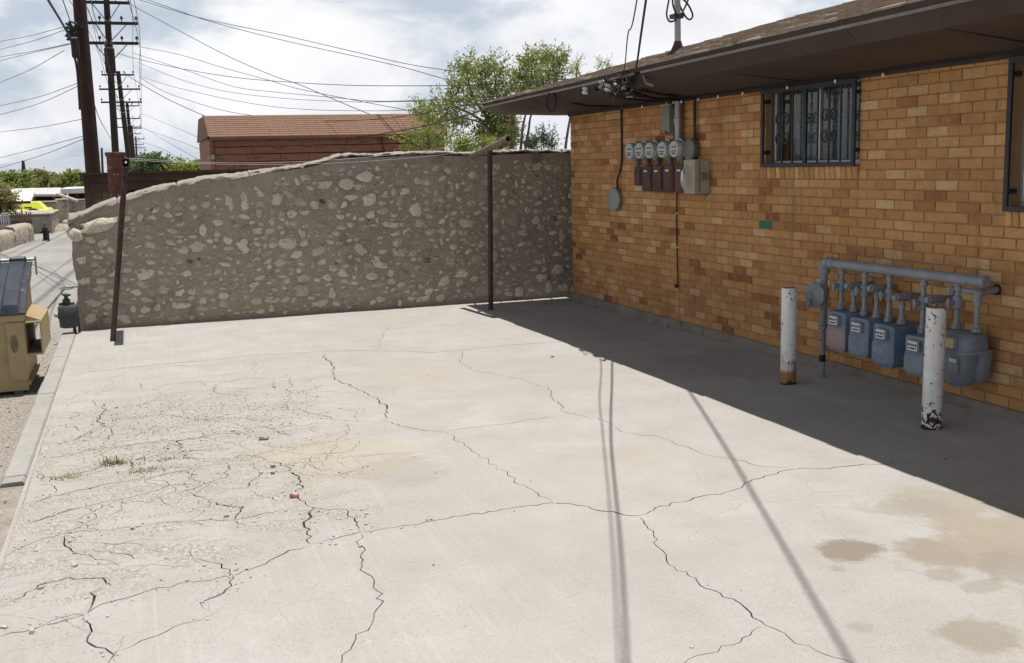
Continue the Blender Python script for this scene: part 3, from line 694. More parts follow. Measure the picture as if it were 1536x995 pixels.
for a, b in ((YE, 8.72), (8.714, 5.60), (5.594, 2.2), (2.194, -2)):
    board('fascia_board', M['fascia'], lower, a, b); board('upper_fascia_board', M['fascia'], upper, a, b)
board('drip_edge', M['drip'], drip, YE + .004, 8.44); board('drip_edge', M['drip'], drip, 8.32, -2)
m_ = MB(); m_.tube([(-.885, 8.345, 2.432), (-.875, 8.30, 2.35), (-.83, 8.26, 2.33)], .012, 6); m_.build('bent_drip_end', M['drip'], house)
# gable-end board
m_ = MB(); e = ev(YE); sl_ = .25
m_.hexa([(-.755, YE + .002, 2.308), (3.4, YE + .002, 2.30), (3.4, YE + .04, 2.30), (-.755, YE + .04, 2.308), (-.96, YE + .002, 2.43), (3.4, YE + .002, 2.45 + 4.3 * sl_), (3.4, YE + .04, 2.45 + 4.3 * sl_), (-.96, YE + .04, 2.43)])
m_.build('gable_board', M['fascia'], house)
# roof deck + shingle tabs in courses
rf = MB(); XR = 3.4
def roofz(x, y): e = ev(y); return e['up'][1] - .012 + (x - e['up'][0]) * sl_
vs = []
for y in ye: e = ev(y); vs += [(e['up'][0] - .004, y, e['up'][1] - .016), (XR, y, roofz(XR, y)), (XR + 4.4, y, roofz(XR, y) - 1.0)]
rf.add(vs, [(i * 3 + k, i * 3 + k + 1, (i + 1) * 3 + k + 1, (i + 1) * 3 + k) for i in range(40) for k in range(2)])
roof = rf.build('roof', M['shingle'], house)
sh = MB(); row = 0; x = -.985; r_ = random.Random(3)
while x < XR:
    y = YE + .03 - (.15 if row % 2 else 0)
    while y > 1.0:
        w_ = r_.choice((.17, .2, .3, .33)); x0 = x + r_.uniform(-.014, .008) + (ev(y)['up'][0] + .972); x1 = x0 + .17; lift = r_.uniform(.006, .019)
        za, zb = roofz(x0, y), roofz(x1, y)
        sh.hexa([(x0, y - w_ + .004, za - .006), (x1, y - w_ + .004, zb), (x1, y, zb), (x0, y, za - .006), (x0, y - w_ + .004, za + lift), (x1, y - w_ + .004, zb + .004), (x1, y, zb + .004), (x0, y, za + lift)])
        y -= w_
    row += 1; x += .14
tag(sh.build('roof_shingles', M['shingle'], roof), kind='stuff')


# windows with their security grilles
def window(w0, w1, z0, z1, label, scroll):
    wf = MB(); d = .075
    for lo, hi in (((d, w0, z0), (d + .05, w1, z0 + .045)), ((d, w0, z1 - .04), (d + .05, w1, z1)), ((d, w0, z0 + .045), (d + .05, w0 + .035, z1 - .04)), ((d, w1 - .035, z0 + .045), (d + .05, w1, z1 - .04)), ((d + .004, (w0 + w1) / 2 - .02, z0 + .045), (d + .046, (w0 + w1) / 2 + .02, z1 - .04))): wf.bbox(lo, hi, .004)
    f = wf.build('window_frame', M['alu'], house); f['label'] = label
    for a, b in ((w0 + .037, (w0 + w1) / 2 - .022), ((w0 + w1) / 2 + .022, w1 - .037)):
        m_ = MB(); m_.box((d + .022, a, z0 + .047), (d + .026, b, z1 - .042)); m_.build('pane', M['glass'], f)
    bl = MB(); z = z0 + .05; n = 0
    while z < z1 - .05:       # slats of a closed blind; the left third hangs open
        bl.hexa([(d + .085, w0 + .04, z), (d + .093, w0 + .04, z - .004), (d + .093, w0 + (w1 - w0) * .84, z - .004), (d + .085, w0 + (w1 - w0) * .84, z), (d + .098, w0 + .04, z + .024), (d + .106, w0 + .04, z + .020), (d + .106, w0 + (w1 - w0) * .84, z + .020), (d + .098, w0 + (w1 - w0) * .84, z + .024)]); z += .0225
    tag(bl.build('blind', M['blind'], f), kind='stuff')
    m_ = MB()
    for lo, hi in (((d + .05, w0, z0 - .02), (d + .16, w1, z0)),): m_.box(lo, hi)
    m_.build('inner_sill', M['alu'], f)
    # grille
    gx0, gx1 = -.052, -.030; a, b = w0 - .004, w1 - .0; c, e_ = z0 - .005, z1 - .004
    fr = MB()
    for lo, hi in (((gx0, a, c), (gx1, b, c + .034)), ((gx0, a, e_ - .06), (gx1, b, e_ - .02)), ((gx0, a, c + .034), (gx1, a + .034, e_ - .06)), ((gx0, b - .034, c + .034), (gx1, b, e_ - .06)), ((gx0, (a + b) / 2 - .02, c + .034), (gx1, (a + b) / 2 + .02, e_ - .06))): fr.bbox(lo, hi, .003)
    for (y, z) in ((a + .02, c + .12), (a + .02, e_ - .12), (b - .02, c + .12), (b - .02, e_ - .12)): fr.box((gx1, y - .01, z - .015), (.03, y + .01, z + .015))
    gr = fr.build('security_grille', M['iron'], house)
    q = []; half = (b - a) / 2
    for s_ in (0, 1):
        y0 = a + s_ * half; step = (half - .05) / 4
        for i in range(1, 4): q.append(y0 + .03 + i * step)
        mid = y0 + .03 + 2 * step
        if scroll:
            zc = c + (e_ - c) * .47
            for sy in (-1, 1):
                for sz in (-1, 1):
                    pts = []
                    for k in range(22):
                        t = k / 21; ang = math.pi * (1.0 - 2.35 * t); rad = .047 * (1 - .62 * t)
                        pts.append(((gx0 + gx1) / 2, mid + sy * (.053 + math.cos(ang) * rad), zc + sz * (.072 + math.sin(ang) * rad * 1.15)))
                    pts = [((gx0 + gx1) / 2, mid + sy * .008, zc + sz * .02)] + pts
                    m_ = MB(); m_.tube(pts, .0072, 6); m_.build('scroll', M['iron'], gr)
    for y in q:
        m_ = MB(); m_.bbox((gx0 + .005, y - .007, c + .034), (gx1 - .004, y + .007, e_ - .06), .002); m_.build('bar', M['iron'], gr)
    return gr
window(W1[0], W1[1], S1 + .10, ZS - .004, 'aluminium window with a white blind behind scrolled bars', True)
window(W2[0], W2[1], S2 + .10, ZS - .004, 'dark window at the right edge behind a barred frame', False)
m_ = MB(); m_.box((.9, -1.5, .2), (.95, YF - .4, ZS)); m_.box((.3, -1.5, .15), (.95, YF - .4, .2)); m_.build('interior_partition', M['room'], house)


# ------------------------------------------------------------------ gas meters, manifold and bollards
man = thing('gas_manifold', 'blue-grey gas pipe manifold with branch pipes running along the brick wall', 'gas pipes', (-.16, 6.78, 0))
HX, HZ = -.16, .915
P_ = M['gas_pipe']
m_ = MB(); m_.tube([(HX, 6.70, HZ), (HX, 5.16, HZ + .003)], .036, 16); m_.lathe([(0, .036), (.0, .042), (.05, .042), (.052, .036)], (HX, 6.70, HZ), (0, -1, 0), 16); m_.lathe([(0, .034), (.012, .039), (.05, .039), (.055, .034)], (HX, 5.20, HZ + .003), (0, -1, 0), 16)
m_.build('header_pipe', P_, man, smooth=40)
m_ = MB(); m_.tube(smooth_path([(HX, 6.71, HZ), (HX, 6.745, HZ - .004), (HX, 6.775, HZ - .025), (HX, 6.782, HZ - .06), (HX, 6.782, HZ - .09)], 4), .043, 16); m_.build('pipe_elbow', P_, man, smooth=40)
m_ = MB(); m_.tube([(HX, 6.782, HZ - .07), (HX, 6.782, .68)], .028, 14); m_.lathe([(0, .03), (.01, .04), (.05, .043), (.09, .04), (.10, .034), (.17, .034), (.175, .027), (.30, .027), (.305, .037), (.335, .037), (.34, .022)], (HX, 6.782, .74), (0, 0, -1), 14)
m_.tube([(HX, 6.782, .41), (HX, 6.782, -.03)], .021, 12); m_.build('riser_pipe', P_, man, smooth=40)
m_ = MB(); m_.lathe([(0, .0225), (.004, .0245), (.05, .0245), (.054, .0225)], (HX, 6.782, .155), (0, 0, 1), 12); m_.build('riser_tape', M['dark_rubber'], man, smooth=40)
m_ = MB(); ax = Vector((-.97, -.2, 0)).normalized(); c = Vector((HX, 6.79, .675))
m_.lathe([(.0, .02), (.05, .022), (.06, .05), (.075, .082), (.083, .098), (.094, .098), (.10, .085), (.125, .05), (.135, .03), (.15, .028), (.152, .001)], c, ax, 24)
q = c + ax * .10; m_.tube([q + Vector((-.0, 0, -.03)), q + ax * .05 + Vector((0, 0, -.045)), q + ax * .062 + Vector((0, 0, -.10))], .017, 10)
m_.build('pressure_regulator', P_, man, smooth=35)
for k in range(8):
    a = math.tau * k / 8; t1 = ax.cross(Vector((0, 0, 1))).normalized(); p = c + ax * .078 + (t1 * math.cos(a) + Vector((0, 0, 1)) * math.sin(a)) * .091
    m_ = MB(); m_.tube([p, p + ax * .026], .007, 6); m_.build('flange_bolt', P_, man)
meters_y = [6.565, 6.30, 6.035, 5.695, 5.385]; outs_y = [6.42, 6.165, 5.90, 5.585, 5.215]; tops = [.585, .57, .56, .525, .60]; ozs = [.775, .782, .745, .765, .835]
for y, yo, zt, zo in zip(meters_y, outs_y, tops, ozs):
    m_ = MB(); m_.tube([(HX, y, HZ - .02), (HX, y, zt + .04)], .017, 12); m_.lathe([(0, .019), (.004, .024), (.03, .024), (.034, .018)], (HX, y, HZ - .075), (0, 0, 1), 12); m_.lathe([(0, .03), (.03, .03), (.034, .022), (.06, .021)], (HX, y, zt - .0), (0, 0, 1), 8); m_.build('branch_pipe', P_, man, smooth=40)
    m_ = MB(); zv = (HZ + zt) / 2 + .01; m_.lathe([(0, .018), (.01, .028), (.03, .031), (.06, .031), (.08, .028), (.09, .018)], (HX, y, zv - .045), (0, 0, 1), 10); m_.lathe([(0, .016), (.05, .016), (.052, .024), (.066, .024), (.068, .01)], (HX, y, zv), (-1, .15, 0), 10)
    m_.box((HX - .074, y - .006, zv - .035), (HX - .062, y + .008, zv + .03)); m_.build('shutoff_valve', P_, man, smooth=35)
    m_ = MB(); m_.tube([(HX, yo, zt + .03), (HX, yo, zo - .02)], .0165, 12); m_.lathe([(0, .032), (.026, .032), (.03, .023), (.055, .021)], (HX, yo, zt), (0, 0, 1), 8); m_.lathe([(0, .021), (.002, .0235), (.03, .0235), (.032, .018)], (HX, yo, zo - .075), (0, 0, 1), 10)
    if y > 5.5:
        m_.lathe([(-.075, .012), (-.073, .02), (-.055, .02), (-.053, .027), (-.03, .028), (.02, .028), (.05, .029), (.052, .021), (.158, .021)], (HX, yo, zo), (1, 0, 0), 10)
    else:
        m_.tube(smooth_path([(HX, yo, zo - .05), (HX, yo, zo - .015), (HX + .02, yo + .004, zo + .008), (HX + .05, yo + .01, zo + .012)], 4), .025, 10); m_.tube([(HX + .04, yo + .008, zo + .012), (.0, yo + .01, zo + .02)], .021, 10)
        m_.tube([(HX + .02, yo, zo + .01), (HX + .02, y + .02, zo + .012)], .018, 8)
        m_.lathe([(0, .026), (.02, .026), (.024, .018), (.034, .017)], (HX - .01, y + .035, zo + .012), (-1, 0, 0), 8)
    m_.build('outlet_pipe', P_, man, smooth=40)
m_ = MB(); m_.lathe([(0, .035), (.006, .035)], (.0, outs_y[-1] + .01, ozs[-1] + .02), (-1, 0, 0), 12); m_.build('pipe_sleeve', M['dark_rubber'], man)


def gas_meter(name, label, yc, wid, zt, zb, body, plate, dial, x0=-.285, x1=-.085):
    """tin meter with a rounded top, a front plate and an index box"""
    t = thing(name, label, 'gas meter', (HX, yc, zb), 'gas meters on the manifold')
    h = wid / 2; xs = x0 + .02
    def outline(a, zt_, zb_, r=.03):
        return [(-a, zb_ + r), (-a, zt_ - r * .6), (-a * .93, zt_ - r * .2), (-a * .8, zt_), (a * .8, zt_), (a * .93, zt_ - r * .2), (a, zt_ - r * .6), (a, zb_ + r), (a * .82, zb_ + r * .3), (a * .6, zb_), (-a * .6, zb_), (-a * .82, zb_ + r * .3)]
    def extr(mb, prof):
        n = 12; vs = []
        for (x, ol) in prof: vs += [(x, yc + q[0], q[1]) for q in ol]
        b = mb.add(vs, [(i * n + k, i * n + (k + 1) % n, (i + 1) * n + (k + 1) % n, (i + 1) * n + k) for i in range(len(prof) - 1) for k in range(n)]); mb.add(vs[:n], [tuple(range(n))[::-1]]); mb.add(vs[-n:], [tuple(range(n))])
    m_ = MB(); zm = zt - .115
    extr(m_, [(xs, outline(h - .004, zt, zb)), (xs + .03, outline(h, zt, zb - .004)), (x1 - .035, outline(h, zt, zb - .004)), (x1 - .03, outline(h + .006, zt + .004, zb - .008)), (x1 - .018, outline(h + .006, zt + .004, zb - .008)), (x1 - .012, outline(h - .004, zt, zb)), (x1, outline(h - .012, zt - .01, zb + .01))])
    m_.build('meter_body', body, t, smooth=32)
    m_ = MB(); extr(m_, [(xs + .004, outline(h + .002, zm, zb - .004)), (xs - .004, outline(h + .002, zm, zb - .004)), (xs - .008, outline(h - .006, zm - .008, zb + .004)), (xs - .022, outline(h - .018, zm - .022, zb + .018)), (xs - .024, outline(h - .024, zm - .028, zb + .024))][::-1])
    m_.build('front_plate', plate, t, smooth=32)
    for sy in (-1, 1):
        for z in (zb + .03, zb + .09, zm - .03):
            b = MB(); b.tube([(xs - .003, yc + sy * (h - .008), z), (xs - .012, yc + sy * (h - .008), z)], .0055, 6); b.build('plate_screw', body, t)
    m_ = MB(); m_.bbox((xs - .030, yc - .052, zt - .098), (xs + .004, yc + .05, zt - .022), .006); ix = m_.build('index_box', M['gas_pipe'], t)
    m_ = MB(); m_.box((xs - .0335, yc - .045, zt - .09), (xs - .0295, yc + .043, zt - .030)); m_.build('index_window', dial, ix)
    m_ = MB()
    for i in range(4): m_.tube([(xs - .0336, yc - .033 + i * .022, zt - .052), (xs - .0350, yc - .033 + i * .022, zt - .052)], .0085, 10)
    m_.box((xs - .0345, yc - .035, zt - .080), (xs - .0335, yc + .033, zt - .070)); m_.build('index_dials', M['iron'], ix)
    return t
gas_meter('gas_meter', 'pinkish weathered gas meter at the left end next to the regulator', 6.475, .215, .582, .295, M['gas_blue'], M['gas_pink'], M['dial_white'])
gas_meter('gas_meter', 'light blue gas meter between the pinkish meter and the deep blue meter', 6.215, .215, .566, .295, M['gas_blue'], M['gas_blue'], M['dial_white'])
gas_meter('gas_meter', 'widest deep blue gas meter in the middle of the row', 5.945, .225, .556, .272, M['gas_deep'], M['gas_blue'], M['dial_white'], -.29, -.05)
gas_meter('gas_meter', 'blue gas meter half hidden behind the nearer white bollard', 5.625, .215, .522, .262, M['gas_blue'], M['gas_grey'], M['dial_white'])
t = thing('gas_meter', 'large grey gas meter with yellow index at the right end of the manifold', 'gas meter', (HX, 5.3, .28), 'gas meters on the manifold')
def blob(mb, rings, n=20, p=3.2):
    """stack of superellipse rings (z, xc, yc, rx, ry)"""
    vs = []
    for z, xc, yc, rx, ry in rings:
        for k in range(n):
            a = math.tau * k / n; ca, sa = math.cos(a), math.sin(a)
            vs.append((xc + rx * math.copysign(abs(ca) ** (2 / p), ca), yc + ry * math.copysign(abs(sa) ** (2 / p), sa), z))
    mb.add(vs, [(i * n + k, i * n + (k + 1) % n, (i + 1) * n + (k + 1) % n, (i + 1) * n + k) for i in range(len(rings) - 1) for k in range(n)]); mb.add(vs[:n], [tuple(range(n))[::-1]]); mb.add(vs[-n:], [tuple(range(n))])
m_ = MB(); blob(m_, [(.248, -.19, 5.31, .040, .04), (.252, -.19, 5.31, .060, .06), (.29, -.185, 5.31, .078, .082), (.40, -.18, 5.31, .098, .108), (.468, -.18, 5.31, .105, .118)]); blob(m_, [(.275, -.10, 5.25, .03, .04), (.31, -.10, 5.25, .05, .07), (.468, -.10, 5.255, .055, .095)])
m_.build('lower_case', M['gas_grey'], t, smooth=40)
m_ = MB(); blob(m_, [(.468, -.165, 5.30, .135, .145), (.486, -.165, 5.30, .135, .145)]); m_.build('case_flange', M['gas_grey'], t, smooth=40)
for k in range(10):
    a = math.tau * (k + .5) / 10; m_ = MB(); m_.tube([(-.165 + .128 * math.cos(a), 5.30 + .137 * math.sin(a), .463), (-.165 + .128 * math.cos(a), 5.30 + .137 * math.sin(a), .492)], .006, 6); m_.build('flange_screw', M['gas_pipe'], t)
m_ = MB(); blob(m_, [(.486, -.17, 5.30, .122, .130), (.55, -.17, 5.30, .112, .125), (.578, -.165, 5.30, .10, .118), (.592, -.16, 5.30, .07, .10), (.596, -.16, 5.30, .03, .05)]); m_.build('upper_case', M['gas_grey'], t, smooth=40)
m_ = MB(); m_.bbox((-.308, 5.235, .495), (-.26, 5.335, .575), .012); ix = m_.build('index_housing', M['gas_grey'], t)
m_ = MB(); m_.bbox((-.315, 5.243, .503), (-.306, 5.327, .567), .003); m_.build('index_window', M['dial_yellow'], ix)
m_ = MB(); m_.box((-.292, 5.22, .345), (-.284, 5.30, .435)); m_.build('name_plate', M['gas_pipe'], t)
m_ = MB(); m_.box((-.296, 5.23, .415), (-.2925, 5.29, .44)); m_.build('label_sticker', M['dial_white'], t)


def bollard(label, x, y, h, r, rust, lean, seed):
    t = thing('bollard', label, 'bollard', (x, y, 0), 'white bollards guarding the gas meters')
    m_ = MB(); n = 28; pr = [(-.02, r), (.0, r), (.02, r * 1.002)] + [(z, r * (1 + .004 * mnoise.noise(Vector((z * 9, seed, 0))))) for z in np.linspace(.04, h - .02, 24)] + [(h - .006, r), (h, r * .985)]
    m_.lathe(pr, (0, 0, 0), (lean[0], lean[1], 1), n)
    o = m_.build('post', M['white_paint'], None, smooth=40); o.parent = t; o['rust'] = rust
    m_ = MB(); m_.lathe([(h - .008, r * .96), (h + .001, r * .9), (h + .002, .001)], (0, 0, 0), (lean[0], lean[1], 1), n); o = m_.build('cap', M['plinth'], None, smooth=40); o.parent = t
bollard('white steel bollard with a rust-stained foot left of the gas meters', -.45, 6.80, .738, .0585, 1.0, (0, 0), 1)
bollard('white steel bollard with a black chipped foot in front of the gas meters', -.432, 5.27, .766, .060, .0, (.012, 0), 8)


# ------------------------------------------------------------------ rubble stone wall
YW = 12.715
TOP = [(-5.80, 1.235), (-5.638, 1.285), (-5.478, 1.361), (-5.278, 1.445), (-5.124, 1.475), (-4.947, 1.532), (-4.705, 1.586), (-4.468, 1.628), (-4.281, 1.661), (-4.055, 1.681), (-3.927, 1.689), (-3.511, 1.734), (-3.151, 1.772), (-2.911, 1.813), (-2.74, 1.872), (-2.57, 1.885), (-2.277, 1.876), (-1.904, 1.892), (-1.516, 1.887), (-.999, 1.865), (-.707, 1.877), (-.331, 1.884), (.348, 1.876), (3., 1.88)]
TX, TZ = zip(*TOP)
def wtop(x): return float(np.interp(x, TX, TZ))
swall = thing('stone_wall', 'rubble stone wall with pale rounded top at the end of the concrete lot', 'wall', (-2.5, YW + .2, 0))


def mortar_colour(g):
    o = g.node('ShaderNodeNewGeometry').outputs['Position']
    c = g.mix(g.step(g.noise(o, 1.1, 5, .6), .34, .68), (.385, .325, .255), (.295, .245, .195))
    c = g.mix(g.lin(g.noise(o, 5, 6, .65), .3, .75, 0, .55), c, (.455, .395, .315))
    c = g.mix(g.step(g.noise(g.v('ADD', o, (5, 2, 8)), 3.2, 6, .68), .55, .74), c, (.205, .17, .15))
    c = g.mix(g.step(g.noise(g.v('ADD', o, (1, 7, 3)), 2.0, 5, .6), .58, .72), c, (.24, .205, .195))
    c = g.mix(g.lin(g.noise(o, 48, 4, .65), .42, .70, 0, .5), c, (.17, .145, .12))
    c = g.mix(g.lin(g.noise(g.v('ADD', o, (9, 9, 9)), 34, 4, .65), .54, .70, 0, .5), c, (.50, .455, .39))
    return o, c


def wall_mats():
    m_ = bpy.data.materials.new('wall_mortar'); m_.use_nodes = True; t = m_.node_tree; t.nodes.clear(); g = G(t)
    o, c = mortar_colour(g)
    b = g.node('ShaderNodeBsdfPrincipled', {'Base Color': c, 'Roughness': .95, 'Specular IOR Level': .2})
    g.l.new(g.bump(g.m('ADD', g.noise(o, 14, 6, .68), g.m('MULTIPLY', g.noise(o, 60, 4, .65), .5)), .03, .9), b.inputs['Normal'])
    g.l.new(b.outputs[0], g.node('ShaderNodeOutputMaterial').inputs[0]); M['wall_mortar'] = m_
    for nm, typ in (('stone', 'OBJECT'), ('stone_small', 'GEOMETRY')):
        m_ = bpy.data.materials.new(nm); m_.use_nodes = True; t = m_.node_tree; t.nodes.clear(); g = G(t)
        tn = g.attr('tint', typ); geo, mc = mortar_colour(g)
        c = g.ramp(tn, [(0, (.13, .085, .06)), (.06, (.21, .15, .11)), (.14, (.34, .285, .23)), (.45, (.47, .415, .335)), (.8, (.58, .52, .425)), (1, (.66, .60, .49))])
        c = g.mix(g.step(g.noise(geo, 44, 5, .68), .56, .66), c, (.22, .175, .14)); c = g.mix(g.m('MULTIPLY', g.step(g.noise(g.v('ADD', geo, (3, 3, 3)), 26, 5, .65), .54, .66), .7), c, (.68, .635, .54))
        c = g.mix(g.step(g.m('ADD', g.noise(geo, 15, 6, .70), g.m('MULTIPLY', tn, -.05)), .535, .60), c, mc)
        b = g.node('ShaderNodeBsdfPrincipled', {'Base Color': c, 'Roughness': .9, 'Specular IOR Level': .22})
        g.l.new(g.bump(g.m('ADD', g.noise(geo, 22, 6, .68), g.m('MULTIPLY', g.noise(geo, 60, 4, .65), .5)), .02, .8), b.inputs['Normal'])
        g.l.new(b.outputs[0], g.node('ShaderNodeOutputMaterial').inputs[0]); M[nm] = m_
wall_mats()
M['cap'] = pmat('wall_cap_cement', (.28, .25, .208), (.35, .315, .27), 2.2, .95, .9, .02, 16, rand=False, spots=[((.26, .235, .20), 6, .54, .72), ((.58, .55, .49), 9, .58, .74)])


def wall_y(x, z): return YW + .022 * mnoise.noise(Vector((x * 1.3, z * 1.6, 0))) + .012 * mnoise.noise(Vector((x * 5, z * 5, 4))) + .006 * mnoise.noise(Vector((x * 14, z * 14, 8)))
XL = -5.70
def wall_left(z): return XL + .03 * mnoise.noise(Vector((z * 3.1, 2, 0))) + .02 * mnoise.noise(Vector((z * 9, 5, 0))) + .06 * (1 - min(1, z / .25)) * -.3
m_ = MB(); nx, nz = 150, 36; vs = []
for i in range(nx + 1):
    for j in range(nz + 1):
        z = -.25 + (wtop(XL + (3 - XL) * (i / nx) ** 1.15) + .2) * j / nz; xl = wall_left(z); x = xl + (3 - xl) * (i / nx) ** 1.15
        vs.append((x, wall_y(x, z) + (.05 * max(0, 1 - (x - xl) / .08) ** 2), z))
m_.add(vs, [(i * (nz + 1) + j, (i + 1) * (nz + 1) + j, (i + 1) * (nz + 1) + j + 1, i * (nz + 1) + j + 1) for i in range(nx) for j in range(nz)])
vs = []; ny = 6      # the broken end and the back
for k in range(ny + 1):
    for j in range(nz + 1):
        z = -.25 + (wtop(XL) + .2) * j / nz; x = wall_left(z); y = YW + .05 + .36 * k / ny
        vs.append((x + .02 * mnoise.noise(Vector((y * 8, z * 8, 1))) * (k > 0) + .05 * (k == ny), y if k else wall_y(x, z) + .05, z))
m_.add(vs, [(k * (nz + 1) + j, k * (nz + 1) + j + 1, (k + 1) * (nz + 1) + j + 1, (k + 1) * (nz + 1) + j) for k in range(ny) for j in range(nz)])
vs = []
for i in range(61):
    x = XL + .03 + (3 - XL) * i / 60; vs += [(x, YW + .42, -.25), (x, YW + .42, wtop(x) - .04)]
m_.add(vs, [(i * 2, i * 2 + 1, i * 2 + 3, i * 2 + 2) for i in range(60)])
m_.build('mortar_face', M['wall_mortar'], swall, smooth=60)
# coping: a lumpy rounded cap, built in lengths parted by cracks
cuts = [XL - .03, -5.2, -4.55, -3.75, -3.12, -2.62, -1.85, -1.05, -.2, .7, 3]
for ci, (a, b) in enumerate(zip(cuts[:-1], cuts[1:])):
    m_ = MB(); n = max(4, int((b - a) / .022)); K = 17; vs = []
    for i in range(n + 1):
        x = a + .004 + (b - a - .008) * i / n; zt = wtop(x); e = 1 - .25 * (1 if i in (0, n) else 0)
        for k in range(K):
            t = k / (K - 1); ang = math.pi * (1 - t)
            low = .022 + .018 * mnoise.noise(Vector((x * 3.4, ci, 7))) + .015 * mnoise.noise(Vector((x * 11, ci, 2)))
            low += .06 * max(0, min(1, (-3.0 - x) / 1.0)) * (.7 + .6 * mnoise.noise(Vector((x * 6, 3, 7))))
            y = YW + .195 - .225 * math.cos(math.pi - ang) * -1 if False else YW + .20 + .222 * math.cos(ang)
            z = zt - (low if t < .5 else .10) * (1 - math.sin(ang) ** .75) * e
            q = Vector((x * 6, t * 5, ci)); dn = .018 * mnoise.noise(q) + .012 * mnoise.noise(q * 2.7) + .008 * mnoise.noise(q * 6.1)
            vs.append((x, y - (.002 + dn) * (1 if t < .5 else -1), z + dn * .8 - (1 - e) * .06))
        vs[-1] = (vs[-1][0], YW + .40, zt - .16)
        f0 = vs[-K]; vs[-K] = (x, max(f0[1], wall_y(x, f0[2]) - .022), f0[2] - .0)
        vs.insert(len(vs) - K, (x, wall_y(x, f0[2] - .02) + .03, f0[2] - .018))
    K1 = K + 1
    m_.add(vs, [(i * K1 + k, (i + 1) * K1 + k, (i + 1) * K1 + k + 1, i * K1 + k + 1) for i in range(n) for k in range(K)])
    m_.add(vs[:K1], [tuple(range(K1))]); m_.add(vs[-K1:], [tuple(range(K1))[::-1]])
    m_.build('coping', M['cap'], swall, smooth=50)

# stones bedded in the face
svar = []
for k in range(14):
    bm = bmesh.new(); bmesh.ops.create_icosphere(bm, subdivisions=2, radius=1); rq = random.Random(k)
    bmesh.ops.delete(bm, geom=[v for v in bm.verts if v.co.y > .25], context='VERTS')
    for v in bm.verts:
        c = v.co.copy(); f = 1 + .55 * mnoise.noise(c * 1.15 + Vector((k * 7.3, 0, 0))) + .26 * mnoise.noise(c * 2.6 + Vector((0, k * 5.1, 0)))
        sq_ = (abs(c.x) ** 3 + abs(c.z) ** 3 + 1e-6) ** (1 / 3); rr_ = math.hypot(c.x, c.z); f *= 1 if rr_ < .2 else (.55 + .45 * rr_ / max(sq_, .01))
        v.co = Vector((c.x * f, c.y * (.8 + .3 * mnoise.noise(c * 2 + Vector((9, k, 0)))), c.z * f))
    me_ = MB(); me_.bm(bm); o = me_.build('stone', M['stone'], swall, smooth=28); svar.append(o.data); bpy.data.objects.remove(o)
sr = random.Random(77); placed = []
def ok(x, z, a, b):
    for (X, Z, A, B) in placed:
        if abs(X - x) < (A + a) * .95 + .008 and abs(Z - z) < (B + b) * .95 + .008: return False
    return True
fixed = [(-5.655, 1.07, .085, .085), (-5.42, 1.16, .20, .085), (-5.56, .93, .07, .03), (-5.45, .64, .13, .05), (-4.97, .60, .13, .085), (-4.60, .72, .11, .055), (-4.98, .30, .10, .04), (-4.6, .20, .13, .05), (-5.24, .10, .12, .06), (-4.68, .06, .11, .045), (-3.45, 1.38, .08, .10), (-3.18, 1.33, .09, .06), (-2.08, 1.02, .20, .045), (-1.75, 1.03, .08, .075), (-2.38, .9, .12, .05), (-2.02, .68, .12, .055), (-2.3, .3, .10, .04), (-3.7, .47, .10, .04), (-3.02, .12, .14, .05), (-1.72, .10, .08, .04), (-5.55, .30, .12, .06), (-5.60, .55, .09, .05), (-5.58, .13, .09, .07), (-5.62, .78, .06, .05)]
big = list(fixed); fixed = [(x, z, a * (1 if x < -5.3 and z > .9 else .78), b * (1 if x < -5.3 and z > .9 else .78)) for x, z, a, b in fixed]; big = list(fixed); placed += fixed
for s0, s1, tries in ((.065, .10, 110), (.042, .065, 1800), (.026, .042, 6000)):
    for _ in range(tries):
        a = sr.uniform(s0, s1); b = a * sr.uniform(.42, .85); x = XL + .12 + (1.15 - XL - .12) * sr.random(); z = sr.uniform(.05, 1.75)
        if sr.random() < .14: a, b = b, a
        if z + b > wtop(x) - .12 - (.06 if x < -3.5 else 0): continue
        if len(placed) > 900: break
        if ok(x, z, a, b): placed.append((x, z, a, b))
order = sorted(placed, key=lambda q: -q[2] * q[3] * (1 if q[0] < .35 else .01))
smb = MB(); stt = []
for i, (x, z, a, b) in enumerate(order):
    me = svar[sr.randrange(14)]; t = sr.random(); t = .03 * t if t < .015 else .10 + .9 * sr.random() ** .9; rot = sr.uniform(-.5, .5) * (1 if a > b else .4); depth = min(a, b) * sr.uniform(.15, .38) + .004; pr = sr.uniform(-.010, .003)
    if i < len(fixed) and (x, z, a, b) in fixed: t = .75 + .2 * sr.random(); depth = min(a, b) * (1.1 if x < -5.3 and z > .9 else .6); rot *= .4
    flip = sr.choice((-1, 1))
    if i < 300:
        o = bpy.data.objects.new('stone', me); COL.objects.link(o); o.parent = swall; o.matrix_parent_inverse = Matrix.Translation(Vector((2.5, -YW - .2, 0)))
        o.location = (x, wall_y(x, z) + pr + .004, z); o.rotation_euler = (0, rot, 0); o.scale = (a * flip, depth, b); o['tint'] = t
    else:
        mt = Matrix.Translation((x, wall_y(x, z) + pr + .004, z)) @ Matrix.Rotation(rot, 4, 'Y') @ Matrix.Diagonal((a, depth, b, 1))
        smb.add([mt @ v.co for v in me.vertices], [tuple(p.vertices) for p in me.polygons]); stt += [t] * len(me.vertices)
